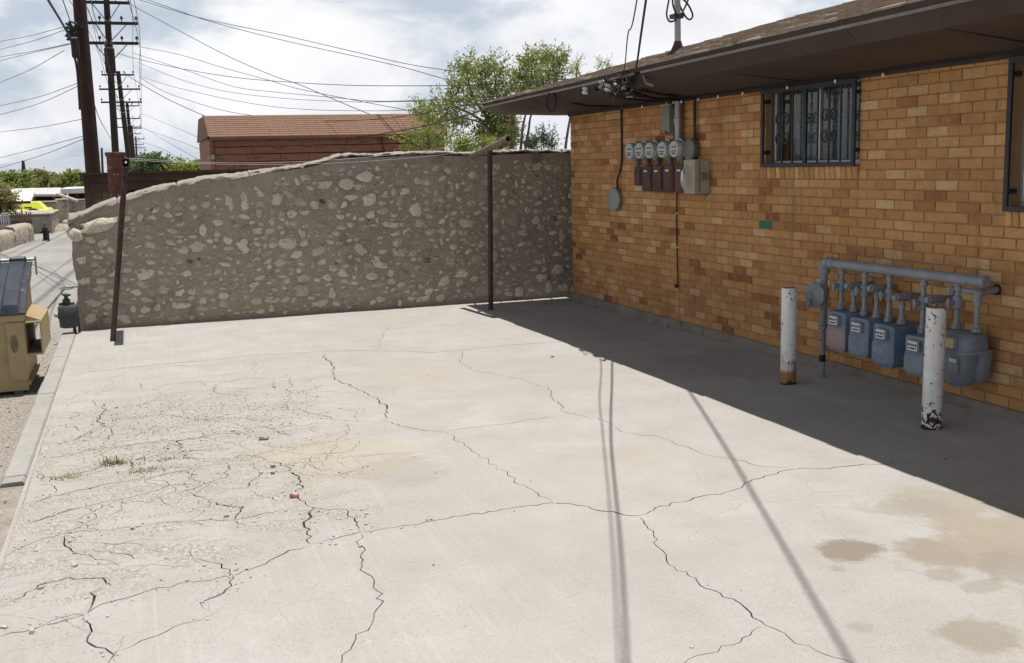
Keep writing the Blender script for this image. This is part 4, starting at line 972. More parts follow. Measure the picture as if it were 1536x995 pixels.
for k in range(420):      # chips and gravel grains showing in the mortar
    x = XL + .06 + (1.2 - XL) * sr.random(); z = sr.uniform(.03, 1.72); a = sr.uniform(.008, .026)
    if z > wtop(x) - .12: continue
    me = svar[k % 14]; mt = Matrix.Translation((x, wall_y(x, z) + .002, z)) @ Matrix.Rotation(sr.uniform(-1, 1), 4, 'Y') @ Matrix.Diagonal((a, a * .35, a * sr.uniform(.4, .8), 1))
    smb.add([mt @ v.co for v in me.vertices], [tuple(p.vertices) for p in me.polygons]); stt += [sr.random()] * len(me.vertices)
smb.att = {'tint': ('POINT', stt)}
tag(smb.build('small_stones', M['stone_small'], swall, smooth=50), kind='stuff')

# ------------------------------------------------------------------ clothes-line posts
def tpost(label, foot, top, bar_a, bar_b, r, rb_, barmat):
    t = thing('clothesline_post', label, 'post', foot, 'old clothes line posts')
    m_ = MB(); m_.tube([Vector(foot) - Vector((0, 0, .05)), Vector(foot).lerp(Vector(top), .5) + Vector((.004, 0, 0)), top], r, 14); m_.build('pole', M['rust_pipe'], t, smooth=40)
    a, b = Vector(bar_a), Vector(bar_b); dv = (b - a).normalized(); m_ = MB()
    n = 14; u = dv.cross(Vector((0, 0, 1))).normalized(); w = u.cross(dv); vs = []
    for (p, q) in ((a, rb_), (b, rb_), (b, rb_ * .82), (a, rb_ * .82)): vs += [p + (u * math.cos(math.tau * k / n) + w * math.sin(math.tau * k / n)) * q for k in range(n)]
    m_.add(vs, [(i * n + k, i * n + (k + 1) % n, ((i + 1) % 4) * n + (k + 1) % n, ((i + 1) % 4) * n + k) for i in range(4) for k in range(n)])
    m_.build('crossbar', barmat, t, smooth=40)
    for f in (.12, .38, .88):
        p = a.lerp(b, f); m_ = MB(); m_.tube([p + w * rb_ * .9, p + w * (rb_ + .02)], .005, 6); m_.build('eye_bolt', M['steel'], t)
    m_ = MB(); m_.lathe([(-.05, r * 1.05), (.03, r * 1.35), (.05, r * 1.05)], Vector(top) - Vector((0, 0, .03)), (0, 0, 1), 12); m_.build('weld_collar', M['rust_pipe'], t, smooth=50)
tpost('leaning rusty clothesline post at the left end of the stone wall', (-5.348, 11.706, 0), (-5.078, 12.0, 1.80), (-5.07, 11.45, 1.822), (-5.075, 12.55, 1.815), .029, .046, M['rust_pipe'])
tpost('upright brown clothesline post with a tilted crossbar near the brick house', (-1.117, 11.969, 0), (-1.072, 11.969, 1.865), (-1.05, 11.36, 1.985), (-1.165, 12.37, 1.810), .029, .038, M['pale_pipe'])
def wire(name, label, cat, pts, r, mat, group=None, n=5, k=8): m_ = MB(); m_.tube(smooth_path(pts, k), r, n); return tag(m_.build(name, mat), label, cat, group)
M['wire'] = simple('wire_black', (.02, .02, .022), .6); M['wire_pale'] = simple('clothes_wire', (.34, .34, .34), .45, metal=.5)
for i, (f, sag, lab) in enumerate(((.12, .14, 'lowest thin pale clothes wire sagging between the two posts'), (.88, .10, 'highest thin pale clothes wire strung between the two posts'))):
    a = Vector((-5.07, 11.45, 1.87)).lerp(Vector((-5.075, 12.55, 1.865)), f); b = Vector((-1.05, 11.36, 2.03)).lerp(Vector((-1.165, 12.37, 1.855)), f)
    wire('clothes_wire', lab, 'wire', [a.lerp(b, t) - Vector((0, 0, sag * 4 * t * (1 - t))) for t in np.linspace(0, 1, 7)], .0012, M['wire_pale'], 'clothes wires between the posts')

# ------------------------------------------------------------------ small meter at the end of the wall
t = thing('alley_meter', 'small grey-green gas meter on a pipe beside the broken wall end', 'gas meter', (-5.93, 12.5, ALZ))
c = at(103, 474, Y=12.5); M['meter_green'] = pmat('meter_grey_green', (.042, .052, .05), (.07, .082, .078), 7, .55, .2, .002, 40, spots=[((.2, .2, .18), 16, .6, .72)])
m_ = MB(); blob(m_, [(c.z - .13, c.x, c.y, .06, .05), (c.z - .118, c.x, c.y, .098, .075), (c.z + .03, c.x, c.y, .106, .08), (c.z + .10, c.x, c.y, .104, .078), (c.z + .115, c.x, c.y, .09, .066)], 20, 3.6); m_.build('meter_body', M['meter_green'], t, smooth=40)
m_ = MB(); blob(m_, [(c.z - .02, c.x, c.y, .112, .086), (c.z - .005, c.x, c.y, .112, .086)], 20, 3.6); m_.build('meter_flange', M['meter_green'], t, smooth=40)
m_ = MB(); m_.tube([(c.x - .01, c.y, c.z + .10), (c.x - .01, c.y, c.z + .22)], .022, 10); m_.lathe([(0, .04), (.02, .045), (.04, .03)], (c.x - .01, c.y, c.z + .15), (0, 0, 1), 10); m_.tube([(c.x - .09, c.y, c.z + .135), (c.x + .07, c.y, c.z + .135)], .014, 8); m_.build('valve_head', M['meter_green'], t, smooth=40)
m_ = MB(); m_.lathe([(0, .02), (.012, .05), (.025, .05), (.032, .02)], (c.x - .01, c.y, c.z + .215), (.15, 0, 1), 12); m_.build('valve_cap', M['meter_green'], t, smooth=40)
m_ = MB(); m_.tube([(c.x - .10, c.y - .03, c.z + .02), (c.x - .135, c.y - .05, c.z + .02)], .024, 10); m_.build('side_plug', M['steel'], t, smooth=40)
m_ = MB(); m_.tube([(c.x + .05, c.y, c.z - .12), (c.x + .055, c.y, ALZ - .02)], .017, 10); m_.tube([(c.x + .05, c.y, c.z + .1), (c.x + .09, c.y + .02, c.z + .05), (c.x + .10, c.y + .03, ALZ - .02)], .014, 8); m_.build('supply_pipe', M['rust_pipe'], t, smooth=40)

# ------------------------------------------------------------------ dumpster
M['bin'] = pmat('dumpster_tan_paint', (.36, .275, .145), (.43, .335, .185), 1.6, .6, .25, .006, 9, spots=[((.25, .175, .09), 4, .56, .74), ((.50, .42, .27), 7, .62, .76), ((.09, .05, .03), 26, .70, .745)], rand=False)
M['bin_dark'] = pmat('bare_worn_steel', (.12, .09, .055), (.27, .205, .12), 12, .7, .3, .003, 40)
M['lid'] = pmat('black_lid_plastic', (.028, .033, .045), (.048, .055, .07), 3, .42, .2, .004, 25, spots=[((.13, .135, .145), 11, .60, .76)], rand=False)
D = thing('dumpster', 'tan steel dumpster with black ribbed lids standing at the edge of the alley', 'dumpster', (-6.9, 10.1, ALZ))
X1, X0, YF0, YB = -5.975, -7.75, 9.645, 10.62; ZF, ZB = .60, .905; bz = ALZ + .035
m_ = MB(); th = .012
m_.hexa([(X0, YF0 + .03, bz), (X1 - .0, YF0 + .03, bz), (X1, YF0 + .042, bz), (X0, YF0 + .042, bz), (X0, YF0, ZF), (X1, YF0, ZF), (X1, YF0 + th, ZF), (X0, YF0 + th, ZF)])
m_.hexa([(X0, YB - th, bz), (X1, YB - th, bz), (X1, YB, bz), (X0, YB, bz), (X0, YB - th, ZB), (X1, YB - th, ZB), (X1, YB, ZB), (X0, YB, ZB)])
for x in (X0, X1 - th): m_.hexa([(x, YF0 + .043, bz), (x + th - .001, YF0 + .043, bz), (x + th - .001, YB - th - .001, bz), (x, YB - th - .001, bz), (x, YF0 + th + .001, ZF - .001), (x + th - .001, YF0 + th + .001, ZF - .001), (x + th - .001, YB - th - .001, ZB - .001), (x, YB - th - .001, ZB - .001)])
m_.box((X0 + .02, YF0 + .05, bz + .01), (X1 - .02, YB - .02, bz + .02)); m_.build('body', M['bin'], D)
m_ = MB(); m_.bbox((X0 - .02, YF0 - .03, ZF - .075), (X1 + .022, YF0 + .035, ZF + .018), .008); m_.build('front_rim', M['bin'], D)
m_ = MB(); s_ = (ZB - ZF) / (YB - YF0); m_.hexa([(X1 - .02, YF0 + .037, ZF - .07), (X1 + .02, YF0 + .037, ZF - .07), (X1 + .02, YB + .01, ZB - .07), (X1 - .02, YB + .01, ZB - .07), (X1 - .02, YF0 + .037, ZF + .025), (X1 + .02, YF0 + .037, ZF + .025), (X1 + .02, YB + .01, ZB + .015), (X1 - .02, YB + .01, ZB + .015)]); m_.build('side_rim', M['bin'], D)
m_ = MB(); m_.bbox((X1 - .13, YF0 - .022, .03), (X1 + .01, YF0 + .02, ZF - .08), .006); m_.build('front_stiffener', M['bin'], D)
m_ = MB(); m_.lathe([(0, .001), (0, .07), (.002, .066), (.002, .001)], (0, 0, 0), (0, -1, 0), 18)
for i in range(len(m_.v)): x, y, z = m_.v[i]; m_.v[i] = (X1 - .075 + x * .42, YF0 - .0225 + y, .34 + z * 1.1)
m_.build('worn_patch', M['bin_dark'], D)
m_ = MB(); m_.box((X1 - .31, YF0 + .006, .31), (X1 - .24, YF0 + .016, .42)); m_.build('rust_patch', pmat('brown_stain', (.11, .055, .03), (.2, .10, .05), 20, .8, 0, 0, 1), D)
# fork sleeve: a square tube along the side, open at both ends
m_ = MB(); xa, xb, za, zb, t_ = X1 + .004, X1 + .14, .235, .515, .012; ya, yb = YF0 - .005, YB - .12
for lo, hi in (((xa, ya, zb - t_), (xb, yb, zb)), ((xa, ya, za), (xb, yb, za + t_)), ((xb - t_, ya, za + t_), (xb, yb, zb - t_)), ((xa, ya, za + t_), (xa + t_, yb, zb - t_))): m_.box(lo, hi)
m_.hexa([(xa, ya + .05, zb + .001), (xb, ya + .05, zb + .001), (xb, yb, zb + .001), (xa, yb, zb + .001), (xa, ya + .05, zb + .05), (xa + .02, ya + .05, zb + .05), (xa + .02, yb, zb + .05), (xa, yb, zb + .05)]); m_.build('fork_sleeve', M['bin'], D)
m_ = MB(); m_.box((xa + t_ + .002, ya + .20, za + t_ + .001), (xb - t_ - .002, yb - .1, za + t_ + .012)); m_.build('sleeve_floor', M['bin_dark'], D)
m_ = MB(); m_.hexa([(X1 + .004, YF0 + .02, -.02), (X1 + .02, YF0 + .02, -.02), (X1 + .02, YB - .02, -.02), (X1 + .004, YB - .02, -.02), (X1 + .004, YF0 + .02, .02), (X1 + .02, YF0 + .02, .02), (X1 + .02, YB - .02, .02), (X1 + .004, YB - .02, .02)]); m_.build('side_rib', M['bin'], D)
for x in (X1 - .12, X0 + .05):
    for y in (YF0 + .06, YB - .14): m_ = MB(); m_.box((x, y, ALZ - .02), (x + .08, y + .08, bz + .012)); m_.build('skid_foot', M['bin_dark'], D)
def lidp(u, v, h=0): y = YF0 - .045 + (YB + .05 - YF0) * v; return (u, y, ZF + .028 + (ZB + .012 - ZF - .0) * v + .03 * math.sin(v * math.pi) + h)
for (a, b) in ((X1 + .035, X1 - .86), (X1 - .875, X0 - .03)):
    m_ = MB(); w_ = a - b; us = [0]; hs = [0]
    for f0, f1 in ((.05, .21), (.29, .45), (.55, .71), (.79, .95)): us += [f0, f0 + .02, f1 - .02, f1]; hs += [0, .026, .026, 0]
    us.append(1); hs.append(0); V_ = [0, .03, .06, .3, .5, .7, .92, .96, 1.]; vs = []
    for v in V_:
        for u, h in zip(us, hs): vs.append(lidp(a - w_ * u, v, h * (0 if v in (0, 1.) else 1) - (.03 if v == 0 else 0)))
    n = len(us); m_.add(vs, [(j * n + i, (j + 1) * n + i, (j + 1) * n + i + 1, j * n + i + 1) for j in range(len(V_) - 1) for i in range(n - 1)])
    vs2 = [(x, y, z - .018) for x, y, z in vs]; m_.add(vs2, [(j * n + i, j * n + i + 1, (j + 1) * n + i + 1, (j + 1) * n + i) for j in range(len(V_) - 1) for i in range(n - 1)])
    L_ = len(m_.v); 
    for i in range(n - 1): m_.f.append((L_ - 2 * len(vs) + i, L_ - 2 * len(vs) + i + 1, L_ - len(vs) + i + 1, L_ - len(vs) + i)); m_.mi.append(0)
    for j in range(len(V_) - 1):
        for e in (0, n - 1): m_.f.append((L_ - 2 * len(vs) + j * n + e, L_ - len(vs) + j * n + e, L_ - len(vs) + (j + 1) * n + e, L_ - 2 * len(vs) + (j + 1) * n + e)); m_.mi.append(0)
    lid = m_.build('lid', M['lid'], D, smooth=30)
    for f in (.13, .37, .63, .87):
        m_ = MB(); x = a - w_ * f; p = lidp(x, 1.0); m_.bbox((x - .07, p[1] - .05, p[2] - .01), (x + .07, p[1] + .035, p[2] + .05), .014); m_.build('hinge_lug', M['lid'], lid)
m_ = MB(); p = lidp(0, 1.0); m_.tube([(X1 + .07, p[1], p[2] + .02), (X0 - .04, p[1], p[2] + .02)], .013, 10); m_.build('hinge_rod', M['steel'], D)
m_ = MB(); m_.box((X1 + .055, p[1] - .02, ZB - .08), (X1 + .07, p[1] + .02, p[2] + .045)); m_.build('hinge_bracket', M['kerb'], D)


# ------------------------------------------------------------------ electric gear on the wall
names = ['glass electric meter at the far left of the row next to the black cord', 'second glass electric meter from the left in the wall row', 'middle glass electric meter of the five on the wall', 'second glass electric meter from the right in the wall row', 'rightmost glass electric meter in front of the round grey hub']
ys_ = [10.19, 9.96, 9.73, 9.457, 9.209]; boxes = [(10.075, 9.93, 1.645, 1.452), (9.90, 9.70, 1.655, 1.40), (9.665, 9.475, 1.655, 1.40), (9.435, 9.235, 1.66, 1.40), (9.20, 9.00, 1.66, 1.40)]
for lab, y, (ya, yb, zt, zb) in zip(names, ys_, boxes):
    t = thing('electric_meter', lab, 'electric meter', (-.02, y, 1.74), 'electric meters on the brick wall'); z = 1.808
    m_ = MB(); m_.lathe([(0, .088), (.01, .096), (.062, .096), (.066, .09), (.066, .078)], (.0, y, z), (-1, 0, 0), 24); m_.tube([(-.04, y, z - .08), (-.04, y - .0, zt - .004)], .024, 10); m_.build('meter_socket', M['socket'], t, smooth=35)
    m_ = MB(); m_.lathe([(.066, .09), (.066, .1), (.078, .1), (.08, .088)], (.0, y, z), (-1, 0, 0), 24); m_.build('clamp_ring', M['steel'], t, smooth=35)
    m_ = MB(); m_.lathe([(.080, .084), (.135, .082), (.158, .070), (.166, .04), (.168, .001)], (.0, y, z), (-1, 0, 0), 24); m_.build('glass_dome', M['dome'], t, smooth=50)
    m_ = MB(); m_.lathe([(.082, .001), (.082, .072), (.128, .070), (.130, .064), (.130, .001)], (.0, y, z), (-1, 0, 0), 24); fc = m_.build('dial_face', M['dial_white'], t, smooth=35)
    m_ = MB()
    for i in range(4): m_.tube([(-.1305, y - .033 + i * .022, z + .018), (-.132, y - .033 + i * .022, z + .018)], .009, 10)
    m_.box((-.132, y - .04, z - .022), (-.1305, y + .04, z - .012)); m_.box((-.132, y - .028, z - .044), (-.1305, y + .028, z - .03)); m_.build('dials', M['iron'], fc)
    m_ = MB(); m_.bbox((-.135, yb, zb), (-.0, ya, zt), .006); bx = m_.build('fuse_box', M['maroon'], t)
    m_ = MB(); m_.bbox((-.142, yb + .012, zb + .015), (-.1352, ya - .012, zt - .04), .003); m_.build('box_cover', M['maroon'], bx)
    if ya < 10: m_ = MB(); m_.box((-.1445, (ya + yb) / 2 - .03, zt - .062), (-.1425, (ya + yb) / 2 + .035, zt - .045)); m_.build('tag', M['dial_white'], bx)
t = thing('conduit_hub', 'round dark grey hub and strut behind the electric meters below the mast', 'hub', (0, 9.03, 1.8))
m_ = MB(); m_.lathe([(0, .10), (.07, .108), (.075, .10), (.085, .06), (.088, .001)], (0, 9.04, 1.80), (-1, 0, 0), 22); m_.build('hub_body', M['socket'], t, smooth=35)
m_ = MB(); m_.box((-.03, 9.02, 1.775), (-.006, 10.25, 1.80)); m_.build('mounting_strut', M['socket'], t)
m_ = MB(); m_.box((-.03, 8.80, 1.372), (-.004, 9.2, 1.395)); m_.build('lower_strut', M['socket'], t)
mast = thing('service_mast', 'grey steel service mast rising from the meters through the roof with looped cables', 'mast', (-.055, 9.31, 1.88))
m_ = MB(); m_.tube([(-.055, 9.27, 1.86), (-.055, 9.27, 2.50)], .035, 14); m_.tube([(-.055, 9.27, 2.50), (-.07, 9.27, 3.92)], .030, 14); m_.lathe([(0, .045), (.05, .045), (.055, .036)], (-.055, 9.27, 2.05), (0, 0, 1), 14); m_.build('mast_pipe', M['steel'], mast, smooth=40)
m_ = MB(); m_.lathe([(0, .11), (.03, .07), (.09, .042), (.12, .034)], (-.058, 9.27, roofz(-.058, 9.27) - .005), (0, 0, 1), 16); m_.build('roof_flashing', M['rust_pipe'], mast, smooth=40)
m_ = MB(); m_.lathe([(0, .032), (.01, .06), (.08, .07), (.13, .04), (.14, .001)], (-.07, 9.27, 3.90), (-.25, 0, 1), 14); m_.build('weatherhead', M['socket'], mast, smooth=40)
m_ = MB(); m_.box((-.12, 9.22, 3.02), (-.02, 9.32, 3.06)); m_.build('mast_clamp', M['iron'], mast)
for s_, pts in ((1, [(1010, -30), (1003, 2), (1000, 22), (1004, 32), (1012, 31), (1019, 24), (1026, 14), (1034, -6), (1038, -30)]), (1, [(1010, -20), (1009, 4), (1013, 18), (1018, 27)]), (1, [(1022, -2), (1029, 3), (1036, 14), (1039, 24), (1036, 29), (1031, 28), (1024, 18), (1018, 4)])):
    m_ = MB(); m_.tube(smooth_path([at(x, y, Y=9.17 + .02 * i) for i, (x, y) in enumerate(pts)], 6), .009, 6); m_.build('cable_loop', M['dark_rubber'], mast, smooth=60)
t = thing('junction_box', 'small grey-green metal box high on the wall under the eave beside the mast', 'junction box', (-.05, 9.43, 1.97))
m_ = MB(); m_.bbox((-.105, 9.345, 1.972), (0, 9.515, 2.214), .006); m_.build('box_body', M['box_green'], t)
m_ = MB(); m_.bbox((-.115, 9.338, 1.985), (-.1055, 9.522, 2.222), .004); m_.build('box_cover', M['box_green'], t)
m_ = MB(); m_.box((-.122, 9.415, 1.955), (-.10, 9.445, 1.99)); m_.build('hasp', M['socket'], t)
m_ = MB(); m_.tube([(-.04, 9.36, 1.975), (-.04, 9.36, 1.88)], .017, 8); m_.tube(smooth_path([(-.04, 9.39, 2.21), (-.05, 9.42, 2.26), (-.12, 9.5, 2.285)], 4), .010, 6); m_.build('box_conduit', M['dark_rubber'], t)
t = thing('disconnect_switch', 'tan metal disconnect box with a bulging lever cover at the right of the meters', 'switch box', (-.08, 8.9, 1.39))
m_ = MB(); m_.bbox((-.165, 8.76, 1.39), (0, 8.965, 1.705), .006); m_.build('box_body', M['box_tan'], t)
m_ = MB(); vs = []
for j, v in enumerate(np.linspace(0, 1, 9)):
    z = 1.41 + v * .27; dx = .055 * math.sin(math.pi * min(1, v * 1.15)) ** .7 if v * 1.15 < 1 else 0
    vs += [(-.1655, 8.80, z), (-.167 - dx, 8.83, z), (-.167 - dx, 8.925, z), (-.1655, 8.95, z)]
m_.add(vs, [(j * 4 + k, (j + 1) * 4 + k, (j + 1) * 4 + k + 1, j * 4 + k + 1) for j in range(8) for k in range(3)]); m_.build('lever_cover', M['box_tan'], t, smooth=50)
m_ = MB(); m_.box((-.226, 8.86, 1.51), (-.2215, 8.90, 1.60)); m_.build('cover_label', M['dial_white'], t)
m_ = MB(); m_.bbox((-.115, 8.715, 1.52), (-.05, 8.759, 1.575), .006); m_.build('switch_handle', M['socket'], t)
m_ = MB(); m_.box((-.12, 8.7585, 1.40), (-.105, 8.765, 1.69)); m_.build('door_seam', M['socket'], t)
m_ = MB(); m_.tube([(-.03, 9.0, 2.285), (-.03, 8.99, 1.735)], .0155, 10); m_.lathe([(0, .02), (.035, .02)], (-.03, 8.99, 1.703), (0, 0, 1), 10); tag(m_.build('wall_conduit', M['rust_pipe'], smooth=40), 'thin brown conduit running down the bricks into the tan switch box', 'conduit')
t = thing('cable_disc', 'round grey-green plastic disc hanging on the bricks from a black cord', 'disc', (-.05, 10.765, 1.17))
m_ = MB(); c = Vector((-.0, 10.77, 1.295)); m_.lathe([(0, .105), (.02, .12), (.055, .124), (.062, .118), (.066, .10), (.08, .06), (.084, .001)], c, (-1, -.12, 0), 26); m_.build('disc_cover', M['disc_green'], t, smooth=35)
m_ = MB(); m_.lathe([(.03, .124), (.03, .128), (.045, .128), (.045, .124)], c, (-1, -.12, 0), 26); m_.build('disc_rim', M['steel'], t, smooth=35)
m_ = MB(); m_.tube(smooth_path([(-.02, 10.63, 2.29), (-.018, 10.62, 2.24), (-.016, 10.62, 1.95), (-.016, 10.625, 1.72), (-.02, 10.66, 1.60), (-.035, 10.70, 1.50), (-.03, 10.71, 1.41)], 6), .011, 7); m_.build('disc_cord', M['dark_rubber'], t, smooth=60)
t = thing('hanging_cord', 'thin dark red cord hanging down the bricks below the switch box', 'cord', (-.01, 9.38, .46))
m_ = MB(); m_.tube(smooth_path([(-.012, 9.385, 1.38), (-.011, 9.39, 1.1), (-.012, 9.38, .8), (-.011, 9.372, .47)], 6), .0065, 6); m_.build('cord', pmat('maroon_cord', (.05, .012, .014), (.08, .02, .02), 9, .6, 0, 0, 1), t, smooth=60)
m_ = MB(); m_.box((-.03, 9.37, .455), (-.005, 9.405, .485)); m_.build('cord_plug', M['dark_rubber'], t)
for z in (1.18, .85): m_ = MB(); m_.box((-.016, 9.365, z), (-.003, 9.40, z + .014)); m_.build('cord_clip', M['dial_white'], t)

# string of small bulbs along the top of the wall
t = thing('string_lights', 'string of small clear bulbs strung along the top of the bricks under the eave', 'string lights', (-.04, 7, 2.27))
bp = [(1000, 131), (1022, 137), (1047, 138), (1077, 131), (1114, 128), (1181, 117), (1253, 108), (1325, 95), (1010, 141), (963, 128)]
pts = sorted([(at(x, y, X=-.05)) for x, y in bp[:8]], key=lambda q: q.y); pts = [Vector((-.05, 3.0, 2.27))] + pts + [Vector((-.05, 11.2, 2.27))]
m_ = MB(); m_.tube(smooth_path([Vector((q.x, q.y, min(q.z + .02, 2.278))) for q in pts], 8), .006, 5); m_.build('light_cord', M['dark_rubber'], t, smooth=60)
for x, y in bp:
    p = at(x, y, X=-.055); p.z = min(p.z, 2.262)
    m_ = MB(); m_.lathe([(0, .007), (.02, .008)], p, (0, 0, 1), 8); b = m_.build('bulb_holder', M['dark_rubber'], t)
    m_ = MB(); m_.lathe([(-.026, .001), (-.022, .007), (-.012, .010), (0, .007)], p, (0, 0, 1), 10); m_.build('bulb', M['bulb'], b, smooth=50)

# cables gathered at the eave
t = thing('cable_cluster', 'tangle of cables insulators and clamps fixed under the drip edge of the eave', 'cable clamps', (-.9, 8.6, 2.4))
for k, (x, y) in enumerate(((878, 136), (903, 128), (912, 131), (926, 124), (938, 128))):
    p = at(x, y, X=-.90); m_ = MB(); m_.lathe([(-.035, .012), (-.03, .03), (-.012, .03), (-.008, .018), (.004, .018), (.008, .03), (.026, .03), (.03, .012)], p, (.2, .1, 1), 12); m_.build('insulator', M['steel'] if k % 2 else M['dial_white'], t, smooth=35)
    m_ = MB(); m_.tube([p + Vector((0, 0, .03)), p + Vector((.02, -.01, .07)), p + Vector((.1, 0, .06))], .006, 6); m_.build('hook', M['iron'], t)
kr = random.Random(4)
for k in range(30):
    x0, y0 = kr.uniform(897, 950), kr.uniform(116, 136); p = at(x0, y0, X=-.90 + kr.uniform(-.06, .05)); q = [p]
    for i in range(4): q.append(q[-1] + Vector((kr.uniform(-.05, .05), kr.uniform(-.09, .09), kr.uniform(-.06, .045))))
    m_ = MB(); m_.tube(smooth_path(q, 4), kr.choice((.005, .008, .010)), 5); m_.build('cable', M['dark_rubber'] if k % 5 else M['steel'], t, smooth=60)
p = at(827, 153, X=-.93); m_ = MB(); ring = [p + Vector((math.cos(a) * .02, -math.cos(a) * .075, math.sin(a) * .095 - .0)) for a in np.linspace(0, math.tau, 20)]; m_.tube(ring, .010, 6); m_.build('coiled_cable', M['dark_rubber'], t, smooth=60)
for a, b, r in (((838, 150), (926, 159), .011), ((940, 135), (1020, 150), .014), ((938, 140), (1022, 146), .011), ((945, 130), (1030, 143), .010), ((905, 138), (1000, 152), .012), ((950, 128), (1046, 148), .008), ((934, 142), (934, 166), .006)):
    p0 = at(*a, X=-.80); p1 = at(*b, X=-.06); m_ = MB(); m_.tube(smooth_path([p0, p0.lerp(p1, .5) - Vector((0, 0, .03)), p1], 6), r, 6); m_.build('feeder_cable', M['dark_rubber'], t, smooth=60)

# ------------------------------------------------------------------ overhead service cables above the lot
def span(name, label, pts, r, mat, group=None, twist=False):
    m_ = MB(); P = smooth_path(pts, 10)
    if twist:
        for ph in (0, 2.09, 4.19):
            acc = 0; q = []
            Q = []
            for i in range(len(P) - 1):
                for j in range(6): Q.append(P[i].lerp(P[i + 1], j / 6))
            for i, p in enumerate(Q):
                acc += (Q[i] - Q[i - 1]).length if i else 0; q.append(p + Vector((math.cos(acc * 14 + ph), math.sin(acc * 14 + ph) * .6, math.sin(acc * 14 + ph))) * r * 1.1)
            m_.tube(q, r, 5)
    else: m_.tube(P, r, 6)
    return tag(m_.build(name, mat, smooth=60), label, 'cable', group)
span('service_cable', 'thick black drop cable running up from the eave over the lot', [(-.88, 8.52, 2.42), (-1.37, 7.46, 2.45), (-2.06, 5.93, 2.65), (-3.10, 3.27, 3.9), (-5.2, -2.0, 7.5)], .0075, M['wire'])
span('service_cable', 'thinner black wire running up from the eave beside the thick cable', [(-.90, 8.75, 2.44), (-1.17, 8.1, 2.47), (-1.67, 6.99, 2.59), (-2.04, 6.09, 2.68), (-3.14, 3.27, 3.8), (-5.4, -2.5, 7.3)], .0045, M['wire'])
span('service_cable', 'twisted service cable leaving the roof mast high above the lot', [(-.10, 9.22, 3.86), (-.74, 7.1, 4.15), (-2.28, 3.0, 5.0), (-4.3, -2.2, 6.5)], .0055, M['wire'], None, True)

# ------------------------------------------------------------------ utility poles along the alley
M['pole'] = pmat('creosote_pole', (.032, .017, .014), (.055, .029, .023), 5, .85, .6, .01, 30, rand=True, spots=[((.03, .018, .016), 3, .5, .7)])
M['pole_dark'] = pmat('weathered_pole', (.022, .018, .017), (.036, .030, .028), 5, .85, .4, .01, 30)
M['porcelain'] = simple('brown_porcelain', (.05, .04, .04), .35)
def pole(label, foot_px, top_px, Y, r, arms, mat, extra=None):
    """arms: (pixel y, pixel x left, pixel x right)"""
    a = at(*foot_px, Y=Y); b = at(*top_px, Y=Y); dv = (b - a) / (b.z - a.z); a = a + dv * (ALZ - .1 - a.z); top = b
    t = thing('utility_pole', label, 'utility pole', a, 'utility poles along the alley')
    m_ = MB(); m_.tube([a.lerp(top, f) for f in np.linspace(0, 1, 8)], [r * (1.08 - .3 * f) for f in np.linspace(0, 1, 8)], 14); m_.build('shaft', mat, t, smooth=50)
    for (y, xl, xr) in arms:
        p, q = at(xl, y, Y=Y - r), at(xr, y, Y=Y - r); q.z = p.z = (p.z + q.z) / 2; m_ = MB(); s_ = .055
        m_.bbox((p.x, p.y - s_, p.z - s_), (q.x, p.y + s_, p.z + s_), .01); ar = m_.build('crossarm', M['pole_dark'], t)
        mid = a + dv * (p.z - .75 - a.z)
        for e, f in ((p, .22), (q, .22)):
            k = e.lerp(p if e is q else q, f); m_ = MB(); m_.tube([(k.x, k.y, k.z - s_), (mid.x, mid.y - r - .02, mid.z)], .022, 5); m_.build('brace', M['steel'], ar)
        for f in (.03, .3, .7, .97):
            k = p.lerp(q, f); m_ = MB(); m_.lathe([(0, .015), (.09, .02), (.1, .055), (.15, .065), (.17, .035), (.21, .045), (.22, .001)], (k.x, k.y, k.z + s_), (0, 0, 1), 8); m_.build('insulator', M['porcelain'], ar, smooth=40)
    if extra: extra(t, a, dv)
    return t
def transformer(t, a, dv):
    p = at(165, 100, Y=44.6); m_ = MB(); m_.lathe([(-.5, .16), (-.46, .19), (.42, .19), (.46, .15), (.48, .001)], (p.x + .02, p.y - .2, p.z + .22), (0, 0, 1), 16); m_.build('transformer', M['pole_dark'], t, smooth=40)
    for s_ in (-.1, .1): m_ = MB(); m_.lathe([(0, .04), (.05, .06), (.1, .04), (.15, .06), (.25, .02)], (p.x + .02 + s_, p.y - .2, p.z + .68), (0, 0, 1), 8); m_.build('bushing', M['porcelain'], t)
def drops(t, a, dv):
    kr = random.Random(9)
    for k in range(14):
        x, y = kr.uniform(106, 116), kr.uniform(36, 66); p = at(x, y, Y=18.75); m_ = MB()
        m_.tube(smooth_path([p + Vector((kr.uniform(-.1, .1), 0, kr.uniform(-.1, .1))) for _ in range(4)], 4), kr.choice((.012, .02)), 5); m_.build('cable_loop', M['wire'], t, smooth=60)
    p = at(113, 72, Y=18.7); m_ = MB(); m_.bbox((p.x - .06, p.y - .08, p.z - .16), (p.x + .06, p.y + .06, p.z + .16), .02); m_.build('splice_case', M['wire'], t)
    m_ = MB(); m_.tube(smooth_path([at(110, 78, Y=18.7), at(113, 90, Y=18.7), at(115, 100, Y=18.75), at(117, 118, Y=18.8), at(120, 165, Y=18.8)], 5), .02, 5); m_.build('riser_cable', M['wire'], t, smooth=60)
pole('big dark brown wooden pole nearest the lot behind the left clothesline post', (140, 262), (114, -60), 19, .125, [], M['pole'], drops)
pole('tall black wooden pole with three crossarms and a transformer behind the red flue', (173, 225), (157, -45), 45, .14, [(4, 122, 195), (35, 125, 207), (65, 125, 208), (-30, 122, 190)], M['pole_dark'], transformer)
